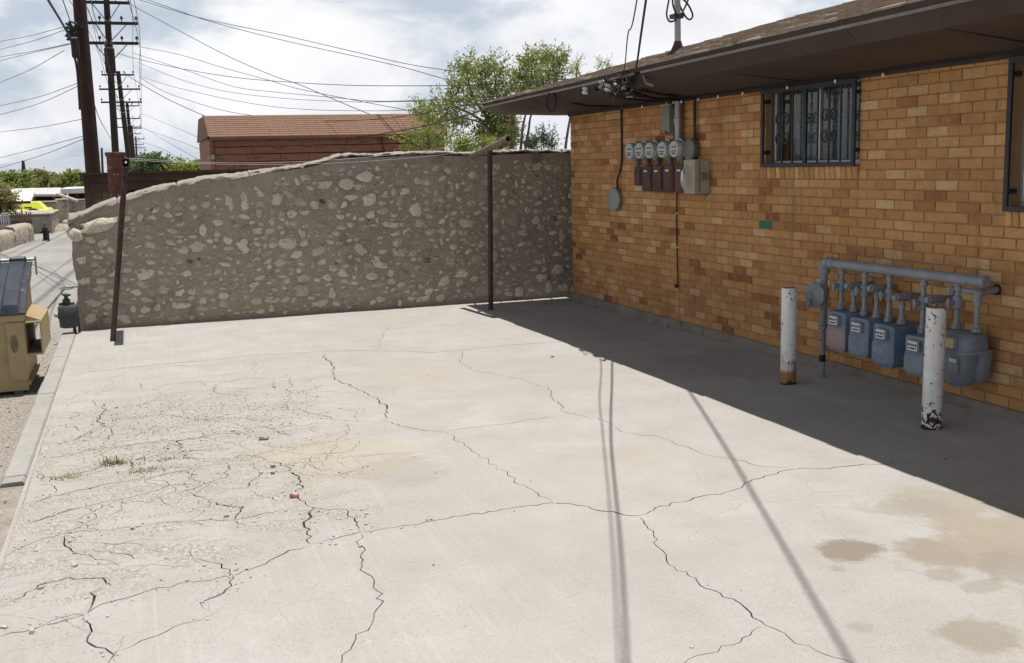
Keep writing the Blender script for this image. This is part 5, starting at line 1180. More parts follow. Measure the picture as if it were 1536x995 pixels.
pole('third wooden pole down the alley leaning slightly with three crossarms', (194, 245), (177, 107), 80, .19, [(112.5, 152, 201), (134, 148.5, 210.5), (153.5, 151, 213)], M['pole_dark'])
pole('fourth wooden pole down the alley seen right of the leaning third', (200, 252), (190.5, 155), 120, .2, [(159, 172, 209), (178, 174, 210.5), (191, 175, 212)], M['pole_dark'])
pole('fifth wooden pole far down the alley', (203, 254), (197, 188), 165, .2, [(193, 184, 213), (201, 186, 211), (209, 186, 217)], M['pole_dark'])
pole('sixth and farthest wooden pole down the alley', (206, 255), (203.5, 205), 225, .2, [(209, 193, 215), (217, 194, 216), (222, 194, 218), (233, 195, 219)], M['pole_dark'])
pole('thin bare grey pole standing far left of the nearest big pole', (154, 258), (152.5, 222), 110, .12, [], M['pole_dark'])

def wpx(label, px, Y0, Y1, r, group, name='overhead_wire'):
    n = len(px); return span(name, label, [at(x, y, Y=Y0 + (Y1 - Y0) * i / (n - 1)) for i, (x, y) in enumerate(px)], r * .72, M['wire'], group)
GD = 'overhead wires sloping to the right'
wpx('topmost wire sloping from the top edge into the feathery tree', [(180, -8), (209, 0), (300, 27), (419, 52), (519, 75), (610, 96), (692, 108.5), (800, 122)], 45, 26, .014, GD)
wpx('second wire just below the topmost one sloping into the tree', [(190, -8), (227, 2), (314, 32), (428, 61.5), (542, 86.6), (610, 102.5), (669, 119), (760, 138)], 45, 26, .014, GD)
wpx('steep wire crossing the others down to the red shed roof', [(194, 6), (259, 41), (337, 82), (405, 112), (451, 128), (519, 157), (575, 180)], 45, 27, .014, GD)
wpx('wire ending in a small knot above the right end of the red shed', [(208, 70), (268, 82), (337, 102.5), (396, 118.5), (441.6, 132), (519, 148), (603, 164), (640, 171)], 45, 24, .012, GD)
wpx('thick level cable running to the roof edge above all the lower ones', [(175, 80), (200, 87), (268, 102.5), (350, 116), (428, 123), (519, 128), (610, 129), (701, 128), (792, 123), (850, 119), (905, 128)], 45, 9.2, .013, GD, 'drop_cable')
wpx('cable meeting another one at the eave tip from above', [(200, 80), (277, 105), (350, 130), (419, 139), (496, 146), (565, 152), (656, 149.5), (747, 145), (800, 141), (880, 136)], 45, 9.6, .011, GD, 'drop_cable')
wpx('cable meeting another one at the eave tip from below', [(205, 93), (268, 118.5), (337, 137), (428, 148), (519, 152.7), (565, 153), (679, 151), (747, 149), (810, 144), (903, 130)], 45, 9.2, .010, GD, 'drop_cable')
wpx('long thin cable skimming just above the red shed ridge', [(209, 114), (259, 130), (337, 148), (405, 159.5), (473, 165), (565, 166.5), (633, 164), (700, 159), (740, 154), (800, 147)], 45, 11.2, .010, GD, 'drop_cable')
wpx('cable passing across the upper shingles of the red shed roof', [(209, 116), (245, 137), (290, 153), (335, 166), (383, 174), (445, 181), (530, 181), (618, 173), (700, 158), (740, 153)], 45, 12.0, .011, GD, 'drop_cable')
wpx('thick sagging cable across the lower shingles of the red shed roof', [(185, 108), (200, 119), (246, 146), (309, 175), (370, 198), (405, 205), (477, 207), (530, 206), (584, 199), (637, 189), (700, 173), (738, 160)], 45, 12.3, .015, GD, 'drop_cable')
GT = 'thin far wires beside the red shed'
for px, lab in (([(211, 170), (261, 190.6), (312, 213)], 'highest thin faint wire in the sky left of the red shed'), ([(214, 190.6), (261, 219), (312, 247)], 'steepest thin faint wire ending at the foot of the red shed'), ([(214, 193), (261, 209), (312, 229)], 'middle thin faint wire reaching the red shed wall'), ([(200, 210), (240, 222), (275, 243)], 'lowest thin faint wire ending in the green trees')): wpx(lab, px, 80, 35, .011, GT)
GL = 'thin wires running left from the nearest pole'
L_ = [[(-20, 68), (0, 62.7), (45, 54), (91, 41.8), (112, 38)], [(-20, 79), (0, 74.5), (55, 60), (108, 41)], [(-20, 92), (0, 86), (50, 77), (112, 64)], [(-20, 97), (0, 91.5), (50, 79), (112, 65)], [(-20, 133), (0, 124), (45, 105), (96, 76)], [(-20, 165), (0, 159), (60, 145), (122, 123)], [(-20, 178), (0, 172.5), (60, 155), (122, 127)], [(-20, 204), (0, 198.5), (60, 191), (128, 178)], [(-20, 242), (0, 237), (60, 222), (130, 203)], [(-20, 256), (0, 252), (60, 234), (130, 207)]]
LN = ['highest wire leaving the nearest pole toward the left edge', 'second highest wire leaving the nearest pole to the left', 'third wire of the upper left fan', 'fourth wire of the upper left fan just under the third', 'steepest wire of the left fan below the splice', 'upper of two parallel wires midway down the left sky', 'lower of two parallel wires midway down the left sky', 'single wire low in the left sky', 'upper of the two lowest wires at the left', 'lowest wire at the left near the tree tops']
for px, lab in zip(L_, LN): wpx(lab, px, 34, 19, .0075, GL)
wpx('thick black cable dropping steeply from the top edge to the nearest pole', [(58, -25), (72, 0), (92, 33), (110, 65)], 12.5, 18.8, .024, GD, 'drop_cable')
wpx('thin wire dropping steeply beside the thick black cable', [(88, -15), (94, 0), (107, 37)], 13, 18.8, .010, GD)
# line conductors strung from pole to pole
GC = 'power lines strung along the alley poles'
PX = [[(195, 3), (207, 35), (208, 65)], [(201, 112), (210, 134), (213, 153)], [(209, 159), (210.5, 178), (212, 191)], [(213, 193), (211, 201), (217, 209)]]; YY = [45, 80, 120, 165]
for k in range(3):
    for side in (0, 1):
        pts = []
        for i in range(4):
            p = at(*PX[i][k], Y=YY[i]); p.x -= side * 1.7; p.z += .25
            if i: pts.append(pts[-1].lerp(p, .5) - Vector((0, 0, .35)))
            pts.append(p)
        q = pts[0]; pts = [Vector((q.x - 2.6, -10, q.z + 1.5)), Vector((q.x - 1.2, 18, q.z + .2))] + pts
        span('power_line', ('right hand' if side == 0 else 'left hand') + (' top', ' middle', ' bottom')[k] + ' power line strung along the alley crossarms', pts, .011, M['wire'], GC)
wpx('cable curving down from the nearest pole to the second pole', [(134, 110), (140, 150), (150, 180), (166, 208)], 19.2, 44, .015, GD, 'drop_cable')
wpx('thin cable hanging between the nearest pole and the crossarms', [(136, 0), (143, 28), (155, 60), (168, 120)], 19.2, 44, .012, GD, 'drop_cable')


# ------------------------------------------------------------------ behind the wall: lean-to, flue, red shed
M['old_wood'] = pmat('old_dark_wood', (.055, .036, .026), (.10, .068, .05), 3, .9, .5, .006, 26, spots=[((.17, .13, .10), 7, .60, .76)])
M['rot_wood'] = pmat('grey_plank', (.20, .165, .13), (.28, .235, .19), 4, .9, .4, .005, 30, spots=[((.1, .075, .055), 8, .55, .7)])
def pxbox(mb, x0, y0, x1, y1, Y, d):
    a, b = at(x0, y1, Y=Y), at(x1, y0, Y=Y); mb.bbox((a.x, Y, min(a.z, b.z)), (b.x, Y + d, max(a.z, b.z)), .006)
t = thing('wooden_lean_to', 'dark weathered wooden lean-to with a long fascia behind the low end of the stone wall', 'lean-to', (-5.4, 16, 0))
YL = 16.0
a, b = at(128, 263, Y=YL), at(330, 266, Y=YL); zt = a.z
m_ = MB(); m_.bbox((a.x, YL, zt - .10), (b.x + 1.2, YL + .05, zt), .006); m_.build('upper_fascia', M['old_wood'], t)
m_ = MB(); m_.bbox((a.x + .05, YL + .03, zt - .225), (b.x + 1.2, YL + .07, zt - .105), .006); m_.build('lower_fascia', M['old_wood'], t)
m_ = MB(); m_.hexa([(a.x - .08, YL - .06, zt + .002), (b.x + 1.25, YL - .06, zt + .002), (b.x + 1.25, YL + 3.2, zt - .35), (a.x - .08, YL + 3.2, zt - .35), (a.x - .08, YL - .06, zt + .03), (b.x + 1.25, YL - .06, zt + .03), (b.x + 1.25, YL + 3.2, zt - .31), (a.x - .08, YL + 3.2, zt - .31)]); m_.build('roof', M['old_wood'], t)
for x in (133.5, 210, 290):
    m_ = MB(); p = at(x, 300, Y=YL + .1); m_.bbox((p.x - .05, YL + .075, ALZ - .1), (p.x + .05, YL + .17, zt - .02), .006); m_.build('post', M['old_wood'], t)
for k, (x0, x1) in enumerate(((140, 153), (154, 163), (190, 206), (214, 229), (231, 246), (249, 263), (266, 280))):
    p, q = at(x0, 300, Y=YL + .25), at(x1, 300, Y=YL + .25); m_ = MB(); m_.bbox((p.x, YL + .22, ALZ - .1), (q.x, YL + .25, zt - .2 - .01 * (k % 3)), .004); m_.build('plank', M['rot_wood'] if k < 2 else M['old_wood'], t)
m_ = MB(); m_.box((a.x, YL + 2.9, ALZ - .1), (b.x + 1.2, YL + 3.0, zt - .36)); m_.build('back_wall', M['old_wood'], t)
t = thing('flue_pipe', 'short rust red flue pipe with a grey cap standing behind the stone wall', 'flue', (-5.35, 15.6, 0))
b0, b1 = at(178, 300, Y=15.6), at(173, 229, Y=15.6); M['flue'] = pmat('flue_red', (.09, .036, .027), (.145, .056, .042), 6, .8, .4, .004, 30, spots=[((.40, .26, .21), 14, .58, .7), ((.06, .03, .025), 5, .55, .72)])
dv = (b1 - b0).normalized(); m_ = MB(); m_.tube([b0 - dv * 1.2, b0, b0.lerp(b1, .5), b1], [.115, .115, .118, .122], 18); m_.build('flue_tube', M['flue'], t, smooth=50)
m_ = MB(); m_.lathe([(-.05, .124), (-.045, .134), (0, .14), (.004, .13), (.006, .001)], b1, dv, 18); m_.build('flue_cap', M['flue'], t, smooth=40)
for f in (.3, .62): m_ = MB(); m_.lathe([(-.012, .118), (-.008, .126), (.008, .126), (.012, .118)], b0.lerp(b1, f), dv, 18); m_.build('flue_band', M['flue'], t, smooth=40)

YS = 24.0
sa, sb_ = at(313, 206, Y=YS), at(668, 204, Y=YS); XA, XB, ZE = sa.x, sb_.x, sa.z; DEP = 4.2
ZR = at(450, 173, Y=YS + DEP / 2 - .9).z
shed = thing('red_shed', 'red-brown shed with a shingled roof and shingle siding behind the stone wall', 'shed', ((XA + XB) / 2, YS + 2, ALZ))
M['shed_side'] = pmat('red_siding', (.225, .105, .073), (.30, .145, .10), 3, .85, .4, .004, 30, spots=[((.115, .05, .036), 2.2, .52, .72)])
M['shed_roof'] = pmat('red_shingle', (.175, .098, .066), (.23, .132, .09), 3, .9, .5, .005, 60, spots=[((.17, .075, .052), 3.1, .54, .74)])
m_ = MB(); m_.hexa([(XA + .04, YS + .12, ALZ - .1), (XB - .04, YS + .12, ALZ - .1), (XB - .04, YS + DEP, ALZ - .1), (XA + .04, YS + DEP, ALZ - .1), (XA + .04, YS + .12, ZE - .02), (XB - .04, YS + .12, ZE - .02), (XB - .04, YS + DEP, ZE - .02), (XA + .04, YS + DEP, ZE - .02)]); m_.build('core', M['shed_side'], shed)
m_ = MB(); m_.box((XA + .05, YS + .106, ALZ), (XB - .05, YS + .1185, ZE - .03)); m_.build('shadow_line_backing', M['wire'], shed)  # black sheet added so gaps between siding courses show as dark shadow lines
zc = ZE - .05; row = 0; sv = random.Random(2)
tab = MB(); tab.hexa([(-.5, -.03, 0), (.5, -.03, 0), (.5, .0, 0), (-.5, .0, 0), (-.5, -.010, 1), (.5, -.010, 1), (.5, 0, 1), (-.5, 0, 1)]); o = tab.build('siding_shingle', M['shed_side'], shed); tabme = o.data; bpy.data.objects.remove(o)
while zc > .9:
    x = XA + .10 - (.3 if row % 2 else 0)
    while x < XB - .10:
        w_ = sv.choice((.55, .62, .7)); x0, x1 = max(x, XA + .10), min(x + w_, XB - .10); x += w_
        if x1 - x0 < .05: continue
        o = bpy.data.objects.new('siding_shingle', tabme); COL.objects.link(o); o.parent = shed; o.matrix_parent_inverse = Matrix.Translation(-Vector(shed.location))
        o.location = ((x0 + x1) / 2, YS + .104 + sv.uniform(-.004, .001), zc - .152 + sv.uniform(-.005, .005)); o.scale = (x1 - x0 - .008, 1.5, .146)
    zc -= .165; row += 1
m_ = MB(); m_.box((XA + .01, YS + .05, ALZ), (XA + .09, YS + .128, ZE - .03)); m_.build('corner_board', M['shed_side'], shed)
m_ = MB(); m_.box((XB - .09, YS + .05, ALZ), (XB - .01, YS + .128, ZE - .03)); m_.build('corner_board', M['shed_side'], shed)
p, q = at(311.5, 239.5, Y=YS - .02), at(322, 232, Y=YS - .02); m_ = MB(); m_.bbox((p.x, YS - .02, p.z), (q.x, YS + .05, q.z), .008); m_.build('pale_bracket', M['cap'], shed)
p, q = at(570, 201, Y=YS + .03), at(577, 230, Y=YS + .03); m_ = MB(); m_.tube([p, q, q - Vector((-.02, 0, .6))], .016, 6); m_.build('hanging_cable', M['wire'], shed)
# gambrel roof: steep lower slope facing the lot, with gable end boards
YR = YS + 1.15
m_ = MB(); sec = [(YS - .06, ZE), (YR, ZR), (YS + DEP / 2 + .3, ZR + .42), (YS + DEP + .3 - YR + YS, ZR), (YS + DEP + .3, ZE)]
sec = [(YS - .06, ZE), (YR, ZR), (YS + DEP - 1.0, ZR - .0 + .02), (YS + DEP + .2, ZE)]
vs = [(x, y, z) for x in (XA + .0, XB - .0) for y, z in sec]; n = len(sec)
m_.add(vs, [(k, n + k, n + k + 1, k + 1) for k in range(n - 1)] + [tuple(range(n)), tuple(range(2 * n - 1, n - 1, -1))]); roof_o = m_.build('roof', M['shed_roof'], shed)
rows = 10; tb = MB(); tb.hexa([(-.5, -.012, 0), (.5, -.012, 0), (.5, .004, 0), (-.5, .004, 0), (-.5, -.004, 1.06), (.5, -.004, 1.06), (.5, .004, 1.06), (-.5, .004, 1.06)]); o = tb.build('roof_shingle', M['shed_roof'], roof_o); tbme = o.data; bpy.data.objects.remove(o)
sl_v = Vector((0, YR - (YS - .06), ZR - ZE)); L = sl_v.length; ang = math.atan2(sl_v.y, sl_v.z); cnt = 0
for r_i in range(rows):
    x = XA - .02 - (.22 if r_i % 2 else 0)
    while x < XB + .02:
        x0, x1 = max(x, XA - .03), min(x + .44, XB + .03); x += .44
        if x1 - x0 < .05 or cnt >= 298: continue
        cnt += 1; o = bpy.data.objects.new('roof_shingle', tbme); COL.objects.link(o); o.parent = roof_o
        p = Vector((0, YS - .06, ZE)) + sl_v * (r_i / rows); o.location = ((x0 + x1) / 2, p.y + sv.uniform(-.003, .002) - .012, p.z); o.rotation_euler = (-ang, 0, 0); o.scale = (x1 - x0 - .007, 1.0, L / rows)
m_ = MB(); m_.bbox((XA - .03, YS - .09, ZE - .06), (XB + .03, YS - .05, ZE + .012), .006); m_.build('eave_board', M['shed_roof'], shed)
for x0, x1 in ((XA - .03, XA - .002), (XB + .002, XB + .03)):
    m_ = MB(); m_.hexa([(x0, YS - .09, ZE - .07), (x1, YS - .09, ZE - .07), (x1, YR - .02, ZR - .05), (x0, YR - .02, ZR - .05), (x0, YS - .09, ZE + .02), (x1, YS - .09, ZE + .02), (x1, YR - .02, ZR + .03), (x0, YR - .02, ZR + .03)]); m_.build('rake_board', M['old_wood'], shed)


# ------------------------------------------------------------------ vegetation
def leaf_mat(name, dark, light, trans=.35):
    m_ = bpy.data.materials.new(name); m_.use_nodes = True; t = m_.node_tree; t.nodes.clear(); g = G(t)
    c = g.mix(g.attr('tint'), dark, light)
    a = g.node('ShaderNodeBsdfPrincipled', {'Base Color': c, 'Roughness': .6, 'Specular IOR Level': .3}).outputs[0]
    b = g.node('ShaderNodeBsdfTranslucent', {'Color': g.mix(.5, c, light)}).outputs[0]
    mx = g.node('ShaderNodeMixShader', {0: trans}); g.l.new(a, mx.inputs[1]); g.l.new(b, mx.inputs[2])
    g.l.new(mx.outputs[0], g.node('ShaderNodeOutputMaterial').inputs[0]); return m_
M['leaf'] = leaf_mat('leaf_grey_green', (.115, .155, .038), (.34, .39, .115)); M['leaf_yel'] = leaf_mat('leaf_yellow_green', (.14, .18, .03), (.32, .36, .07)); M['leaf_dk'] = leaf_mat('leaf_hazy_green', (.06, .105, .04), (.17, .23, .095)); M['leaf_dry'] = leaf_mat('leaf_dry', (.17, .17, .065), (.34, .32, .14)); M['leaf_blue'] = leaf_mat('leaf_blue_green', (.05, .085, .05), (.13, .18, .105))  # the deep green is lightened: distance haze is put into its colour
M['bark'] = pmat('bark_grey', (.10, .08, .06), (.17, .14, .11), 8, .9, .6, .01, 30)


def leaves(clumps, per, ln, wd, seed, droop=.35, up=.5):
    """clumps: (centre, rx, ry, rz); sprigs of narrow leaves spread through each clump, with gaps"""
    q = np.random.default_rng(seed); V = []; F = []; T = []
    for (c, rx, ry, rz) in clumps:
        ns = max(3, int(per * 1.0)); sub = q.normal(size=(ns, 3)); sub /= np.linalg.norm(sub, axis=1)[:, None]; sub *= q.random((ns, 1)) ** .45
        for s_ in sub:
            o = np.array(c) + s_ * (rx, ry, rz); dirn = s_ * (rx, ry, rz); dirn = dirn / (np.linalg.norm(dirn) + 1e-6) * .6 + q.normal(size=3) * .45 + (0, 0, up); dirn /= np.linalg.norm(dirn)
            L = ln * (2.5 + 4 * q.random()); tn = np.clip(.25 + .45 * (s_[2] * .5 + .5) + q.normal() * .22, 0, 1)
            nl = int(8 + 10 * q.random())
            for i in range(nl):
                b = o + dirn * L * (i / nl - .3); a = dirn * .7 + q.normal(size=3) * .75; a /= np.linalg.norm(a); w = np.cross(a, q.normal(size=3)); w /= np.linalg.norm(w) + 1e-6
                l_ = ln * (.6 + .8 * q.random()); ww = wd * (.6 + .8 * q.random()); k = len(V)
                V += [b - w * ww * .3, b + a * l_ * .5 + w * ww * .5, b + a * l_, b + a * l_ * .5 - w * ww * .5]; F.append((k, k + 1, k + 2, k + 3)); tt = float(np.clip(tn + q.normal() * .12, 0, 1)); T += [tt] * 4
    return V, F, T


def tree(name, label, cat, foot, clumps, limbs, mat, per, ln, wd, seed, r=.06, group=None, up=.5):
    t = thing(name, label, cat, foot, group)
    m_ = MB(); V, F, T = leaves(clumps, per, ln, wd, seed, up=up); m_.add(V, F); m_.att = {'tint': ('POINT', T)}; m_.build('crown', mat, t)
    m_ = MB(); rq = random.Random(seed)
    for pts, r0, r1 in limbs:
        P = smooth_path(pts, 5); m_.tube(P, [r0 + (r1 - r0) * i / (len(P) - 1) for i in range(len(P))], 7)
        for k in range(2, len(P), 3):      # twigs
            e = P[k] + Vector((rq.uniform(-1, 1), rq.uniform(-1, 1), rq.uniform(.1, 1))) * .22 * (1 + r0 * 6); m_.tube([P[k], P[k].lerp(e, .5) + Vector((0, 0, .02)), e], [r1 * .8, r1 * .5, r1 * .3], 4)
    if limbs: m_.build('trunk', M['bark'], t, smooth=60)
    return t
YT = 19.5
def P3(x, y, dY=0): return at(x, y, Y=YT + dY)
def cl(l, Yb=19.5, dep=1.0): return [(tuple(at(x, y, Y=Yb + dy)), rx * Yb / 1560, rx * Yb / 1560 * dep, ry * Yb / 1560) for (x, y, rx, ry, dy) in l]
fc = cl([(700, 100, 20, 12, 0), (722, 108, 22, 14, .3), (742, 103, 16, 12, 0), (690, 125, 22, 16, -.2), (716, 132, 26, 16, .2), (745, 128, 22, 17, .3), (672, 150, 26, 16, 0), (700, 158, 28, 16, -.3), (735, 150, 22, 15, 0), (640, 168, 20, 13, .2), (662, 175, 24, 14, 0), (690, 182, 20, 12, .4),
         (795, 92, 16, 15, 0), (818, 88, 16, 12, .2), (838, 92, 13, 12, 0), (785, 112, 20, 14, .3), (810, 112, 22, 14, -.2), (834, 112, 16, 12, 0), (775, 132, 18, 12, 0), (800, 132, 18, 11, .2), (822, 128, 16, 8, 0), (760, 150, 16, 10, .2), (735, 176, 16, 12, 0), (748, 195, 16, 12, 0), (760, 182, 14, 16, .3), (748, 210, 18, 10, .1), (762, 215, 14, 10, -.1), (722, 200, 14, 12, .2), (770, 200, 10, 12, .2)])
fl = [([P3(742, 250), P3(741, 205), P3(730, 175), P3(712, 150), P3(702, 120), P3(700, 92)], .05, .012), ([P3(741, 210), P3(726, 185), P3(700, 168), P3(672, 158), P3(650, 160)], .035, .010), ([P3(746, 240), P3(758, 190), P3(775, 150), P3(795, 120), P3(800, 85)], .045, .010), ([P3(748, 225), P3(752, 185), P3(745, 150), P3(742, 110)], .03, .010), ([P3(752, 215), P3(765, 180), P3(800, 140), P3(832, 100)], .03, .008), ([P3(735, 195), P3(715, 182), P3(690, 176), P3(680, 170)], .02, .006)]
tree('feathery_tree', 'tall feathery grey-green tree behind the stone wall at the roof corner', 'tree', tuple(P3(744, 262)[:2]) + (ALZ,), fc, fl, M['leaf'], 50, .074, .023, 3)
b1_ = cl([(625, 195, 22, 14, 0), (645, 200, 26, 16, .2), (660, 212, 30, 14, 0), (612, 212, 16, 10, 0), (635, 218, 30, 12, .2), (684, 212, 16, 16, 0), (655, 190, 18, 12, .3)], 20.5)
tree('bush', 'bushy olive shrub hanging in front of the right end of the red shed', 'bush', tuple(at(650, 250, Y=20.5)[:2]) + (ALZ,), b1_, [([at(650, 262, Y=20.5), at(645, 225, Y=20.5), at(640, 195, Y=20.5)], .03, .01)], M['leaf'], 26, .07, .022, 4, up=.3)
tree('bush', 'bright yellow-green leafy bush behind the wall between the shed and the tree', 'bush', tuple(at(712, 250, Y=18.5)[:2]) + (ALZ,), cl([(700, 219, 14, 12, 0), (716, 220, 18, 12, .2), (734, 222, 16, 10, 0), (690, 222, 12, 8, 0)], 18.5), [([at(714, 262, Y=18.5), at(714, 225, Y=18.5)], .02, .01)], M['leaf_yel'], 40, .055, .026, 5)
tree('bush', 'blue-green bush under the eave seen through the gap beside the brick corner', 'bush', tuple(at(812, 250, Y=20)[:2]) + (ALZ,), cl([(806, 212, 14, 12, 0), (820, 206, 12, 12, 0), (829, 216, 10, 10, 0), (795, 219, 10, 7, 0)], 20), [([at(815, 262, Y=20), at(815, 215, Y=20)], .02, .01)], M['leaf_blue'], 40, .06, .018, 6)
for k, (pts, lab) in enumerate((([(779, 262), (781, 225), (784, 195), (789, 170), (800, 140)], 'thin dark bare sapling trunk left of the pair under the eave'), ([(786, 262), (788, 225), (793, 195), (797, 172), (812, 140)], 'thin dark bare sapling trunk right of the pair under the eave'), ([(846, 262), (848, 225), (852, 195), (856, 172), (864, 120), (866, 100)], 'thin dark bare sapling trunk touching the brick corner'))):
    t = thing('sapling', lab, 'sapling', tuple(at(*pts[0], Y=19)[:2]) + (ALZ,), 'bare saplings under the eave'); m_ = MB(); P = smooth_path([at(x, y, Y=19) for x, y in pts], 5); m_.tube(P, [.034 - .022 * i / (len(P) - 1) for i in range(len(P))], 8); m_.build('trunk', M['bark'], t, smooth=60)
    ll = cl([(pts[-1][0] + 2, pts[-1][1] - 6, 9, 12, 0), (pts[-1][0] - 3, pts[-1][1] + 8, 7, 8, 0)], 19); V, F, T = leaves(ll, 8, .05, .012, 40 + k); m_ = MB(); m_.add(V, F); m_.att = {'tint': ('POINT', T)}; m_.build('crown', M['leaf'], t)
tree('dry_stalk_plant', 'slim dry brown upright plant between the tree and the saplings', 'plant', tuple(at(768, 250, Y=19)[:2]) + (ALZ,), cl([(768, 195, 6, 14, 0), (767, 215, 7, 14, 0), (769, 180, 4, 10, 0)], 19), [([at(768, 262, Y=19), at(768, 175, Y=19)], .03, .01)], M['leaf_dry'], 26, .05, .014, 8, up=1.2)
tree('roof_twig_plant', 'wispy twigs of a distant shrub showing above the brick house roof line', 'shrub', tuple(at(900, 240, Y=24)[:2]) + (ALZ,), cl([(866, 103, 7, 10, 0), (900, 97, 5, 6, 0), (912, 96, 5, 5, 0), (858, 108, 5, 7, 0)], 24), [([at(880, 262, Y=24), at(878, 150, Y=24), at(866, 100, Y=24)], .03, .008), ([at(882, 262, Y=24), at(892, 150, Y=24), at(905, 98, Y=24)], .03, .008)], M['leaf'], 14, .06, .014, 9)
# trees down the alley
def far_tree(label, Y, cls, mat, seed, per=60, ln=.3, group='distant trees beyond the alley', wd=.10):
    x = sum(c[0] for c in cls) / len(cls); f = at(x, 262, Y=Y); f.z = ALZ; top = at(x, min(c[1] for c in cls), Y=Y)
    tree('tree', label, 'tree', tuple(f), cl([(a, b, c, d_, 0) for a, b, c, d_ in cls], Y), [([f, f.lerp(top, .5), top], Y * .0022, Y * .0006)], mat, per, ln, wd, seed, group=group)
far_tree('rounded dark green tree just right of the pole row', 58, [(225, 246, 14, 10), (240, 250, 12, 8), (212, 254, 12, 7), (230, 256, 20, 6)], M['leaf_dk'], 21, 150, .13)
far_tree('lighter green tree between the dark tree and the red shed', 62, [(262, 254, 14, 7), (280, 257, 14, 6), (298, 254, 12, 6), (250, 258, 12, 5)], M['leaf'], 22, 150, .13)
far_tree('yellow-green low tree touching the left corner of the red shed', 40, [(290, 261, 12, 4), (304, 260, 10, 4), (270, 262, 10, 3)], M['leaf_yel'], 23, 110, .10)
far_tree('dark green tree with a round top left of the nearest pole', 120, [(106, 268, 9, 5), (116, 270, 10, 6), (94, 276, 8, 4), (108, 277, 18, 4)], M['leaf'], 24, 110, .22, wd=.2)
far_tree('pale olive tree left of centre on the far tree line', 130, [(52, 266, 11, 5), (64, 268, 11, 5), (44, 272, 11, 5), (74, 274, 10, 4), (60, 277, 22, 4)], M['leaf_dry'], 25, 110, .22, wd=.2)
far_tree('dull green tree at the left end of the far tree line', 125, [(8, 271, 16, 5), (26, 269, 13, 6), (36, 273, 10, 5), (-8, 270, 12, 6), (20, 277, 30, 4)], M['leaf'], 26, 110, .22, wd=.2)
far_tree('grey green tree behind the white roof on the far tree line', 140, [(84, 271, 10, 4), (80, 277, 14, 4), (128, 274, 10, 5)], M['leaf_blue'], 27, 110, .22, wd=.2)
tree('bush', 'leafy green bush overhanging the fence at the left edge', 'bush', tuple(at(5, 340, Y=38)[:2]) + (ALZ,), cl([(2, 300, 12, 8, 0), (-8, 296, 12, 9, 0), (10, 308, 10, 6, 0), (-4, 312, 14, 8, 0)], 38), [([at(0, 345, Y=38), at(0, 305, Y=38)], .05, .02)], M['leaf_dry'], 60, .14, .06, 30)
t = thing('cypress_stub', 'dark narrow dead trunk standing above the far tree line at left', 'trunk', tuple(at(36, 275, Y=150)[:2]) + (ALZ,)); m_ = MB(); a, b = at(37, 276, Y=150), at(34.5, 241, Y=150); m_.tube([a - Vector((0, 0, 3)), a, b], [.45, .40, .16], 8); m_.build('trunk', M['pole_dark'], t, smooth=60)

# ------------------------------------------------------------------ left side of the alley
M['rubble_wall'] = pmat('rubble_wall', (.36, .31, .25), (.46, .41, .34), 2.5, .95, .9, .03, 12, spots=[((.20, .165, .13), 5, .52, .66), ((.55, .50, .43), 8, .58, .7)])
M['block'] = pmat('block_wall', (.27, .24, .205), (.34, .305, .265), 2, .95, .5, .01, 14, spots=[((.2, .175, .15), 4, .55, .75)])
M['white_roof'] = pmat('white_metal_roof', (.66, .66, .64), (.74, .74, .72), 1, .6, .1, .01, 10); M['grey_roof'] = pmat('pale_grey_roof', (.47, .46, .44), (.54, .53, .51), 1, .7, .2, .01, 10)
M['fence'] = pmat('fence_plank', (.12, .085, .06), (.19, .14, .105), 3, .9, .4, .01, 12); M['tin'] = pmat('corrugated_tin', (.36, .38, .40), (.46, .48, .50), 2, .5, .2, .01, 8, metal=.3); M['dark'] = pmat('dark_opening', (.03, .022, .018), (.05, .035, .03), 3, .9, 0, 0, 1)
def rwall(name, label, P, h, th, mat, seed, cat='wall', n=14):
    """rough masonry wall between two ground points with rounded top"""
    t = thing(name, label, cat, (P[0][0], P[0][1], ALZ)); a, b = Vector((*P[0], ALZ)), Vector((*P[1], ALZ)); dv = (b - a); nn = Vector((-dv.y, dv.x, 0)).normalized(); m_ = MB(); vs = []
    pr = [(-.5, -.1), (-.5, .35), (-.48, .8), (-.38, .95), (0, 1.0), (.38, .95), (.48, .8), (.5, .35), (.5, -.1)]
    for i in range(n + 1):
        p = a + dv * i / n
        for u, v in pr:
            q = p + nn * u * th + Vector((0, 0, v * h)); d_ = mnoise.noise_vector(q * 3.1 + Vector((seed, 0, 0))) * .05 + mnoise.noise_vector(q * 8 + Vector((seed, 0, 0))) * .03; vs.append(q + d_ * min(1, h))
    k = len(pr); m_.add(vs, [(i * k + j, i * k + j + 1, (i + 1) * k + j + 1, (i + 1) * k + j) for i in range(n) for j in range(k - 1)] + [tuple(range(k))[::-1], tuple(n * k + j for j in range(k))]); m_.build('masonry', mat, t, smooth=70)
    rq = random.Random(seed)
    for i in range(int(dv.length * h * 9)):
        f, v = rq.random(), rq.uniform(.06, .9); s_ = rq.uniform(.04, .10)
        for sd in (-1,) if rq.random() < .8 else (1,):
            q = a + dv * f + nn * sd * th * .5 + Vector((0, 0, v * h)); o = bpy.data.objects.new('stone', svar[rq.randrange(14)]); COL.objects.link(o); o.parent = t; o.matrix_parent_inverse = Matrix.Translation(-Vector(t.location)); o.location = q; o['tint'] = .3 + .6 * rq.random()
            o.rotation_euler = (0, rq.uniform(-.6, .6), math.atan2(dv.y, dv.x) + (0 if sd < 0 else math.pi)); o.scale = (s_ * 1.3, s_ * .7, s_ * .8)
    return t
def A2(x, y): p = at(x, y, z=ALZ); return (p.x, p.y)
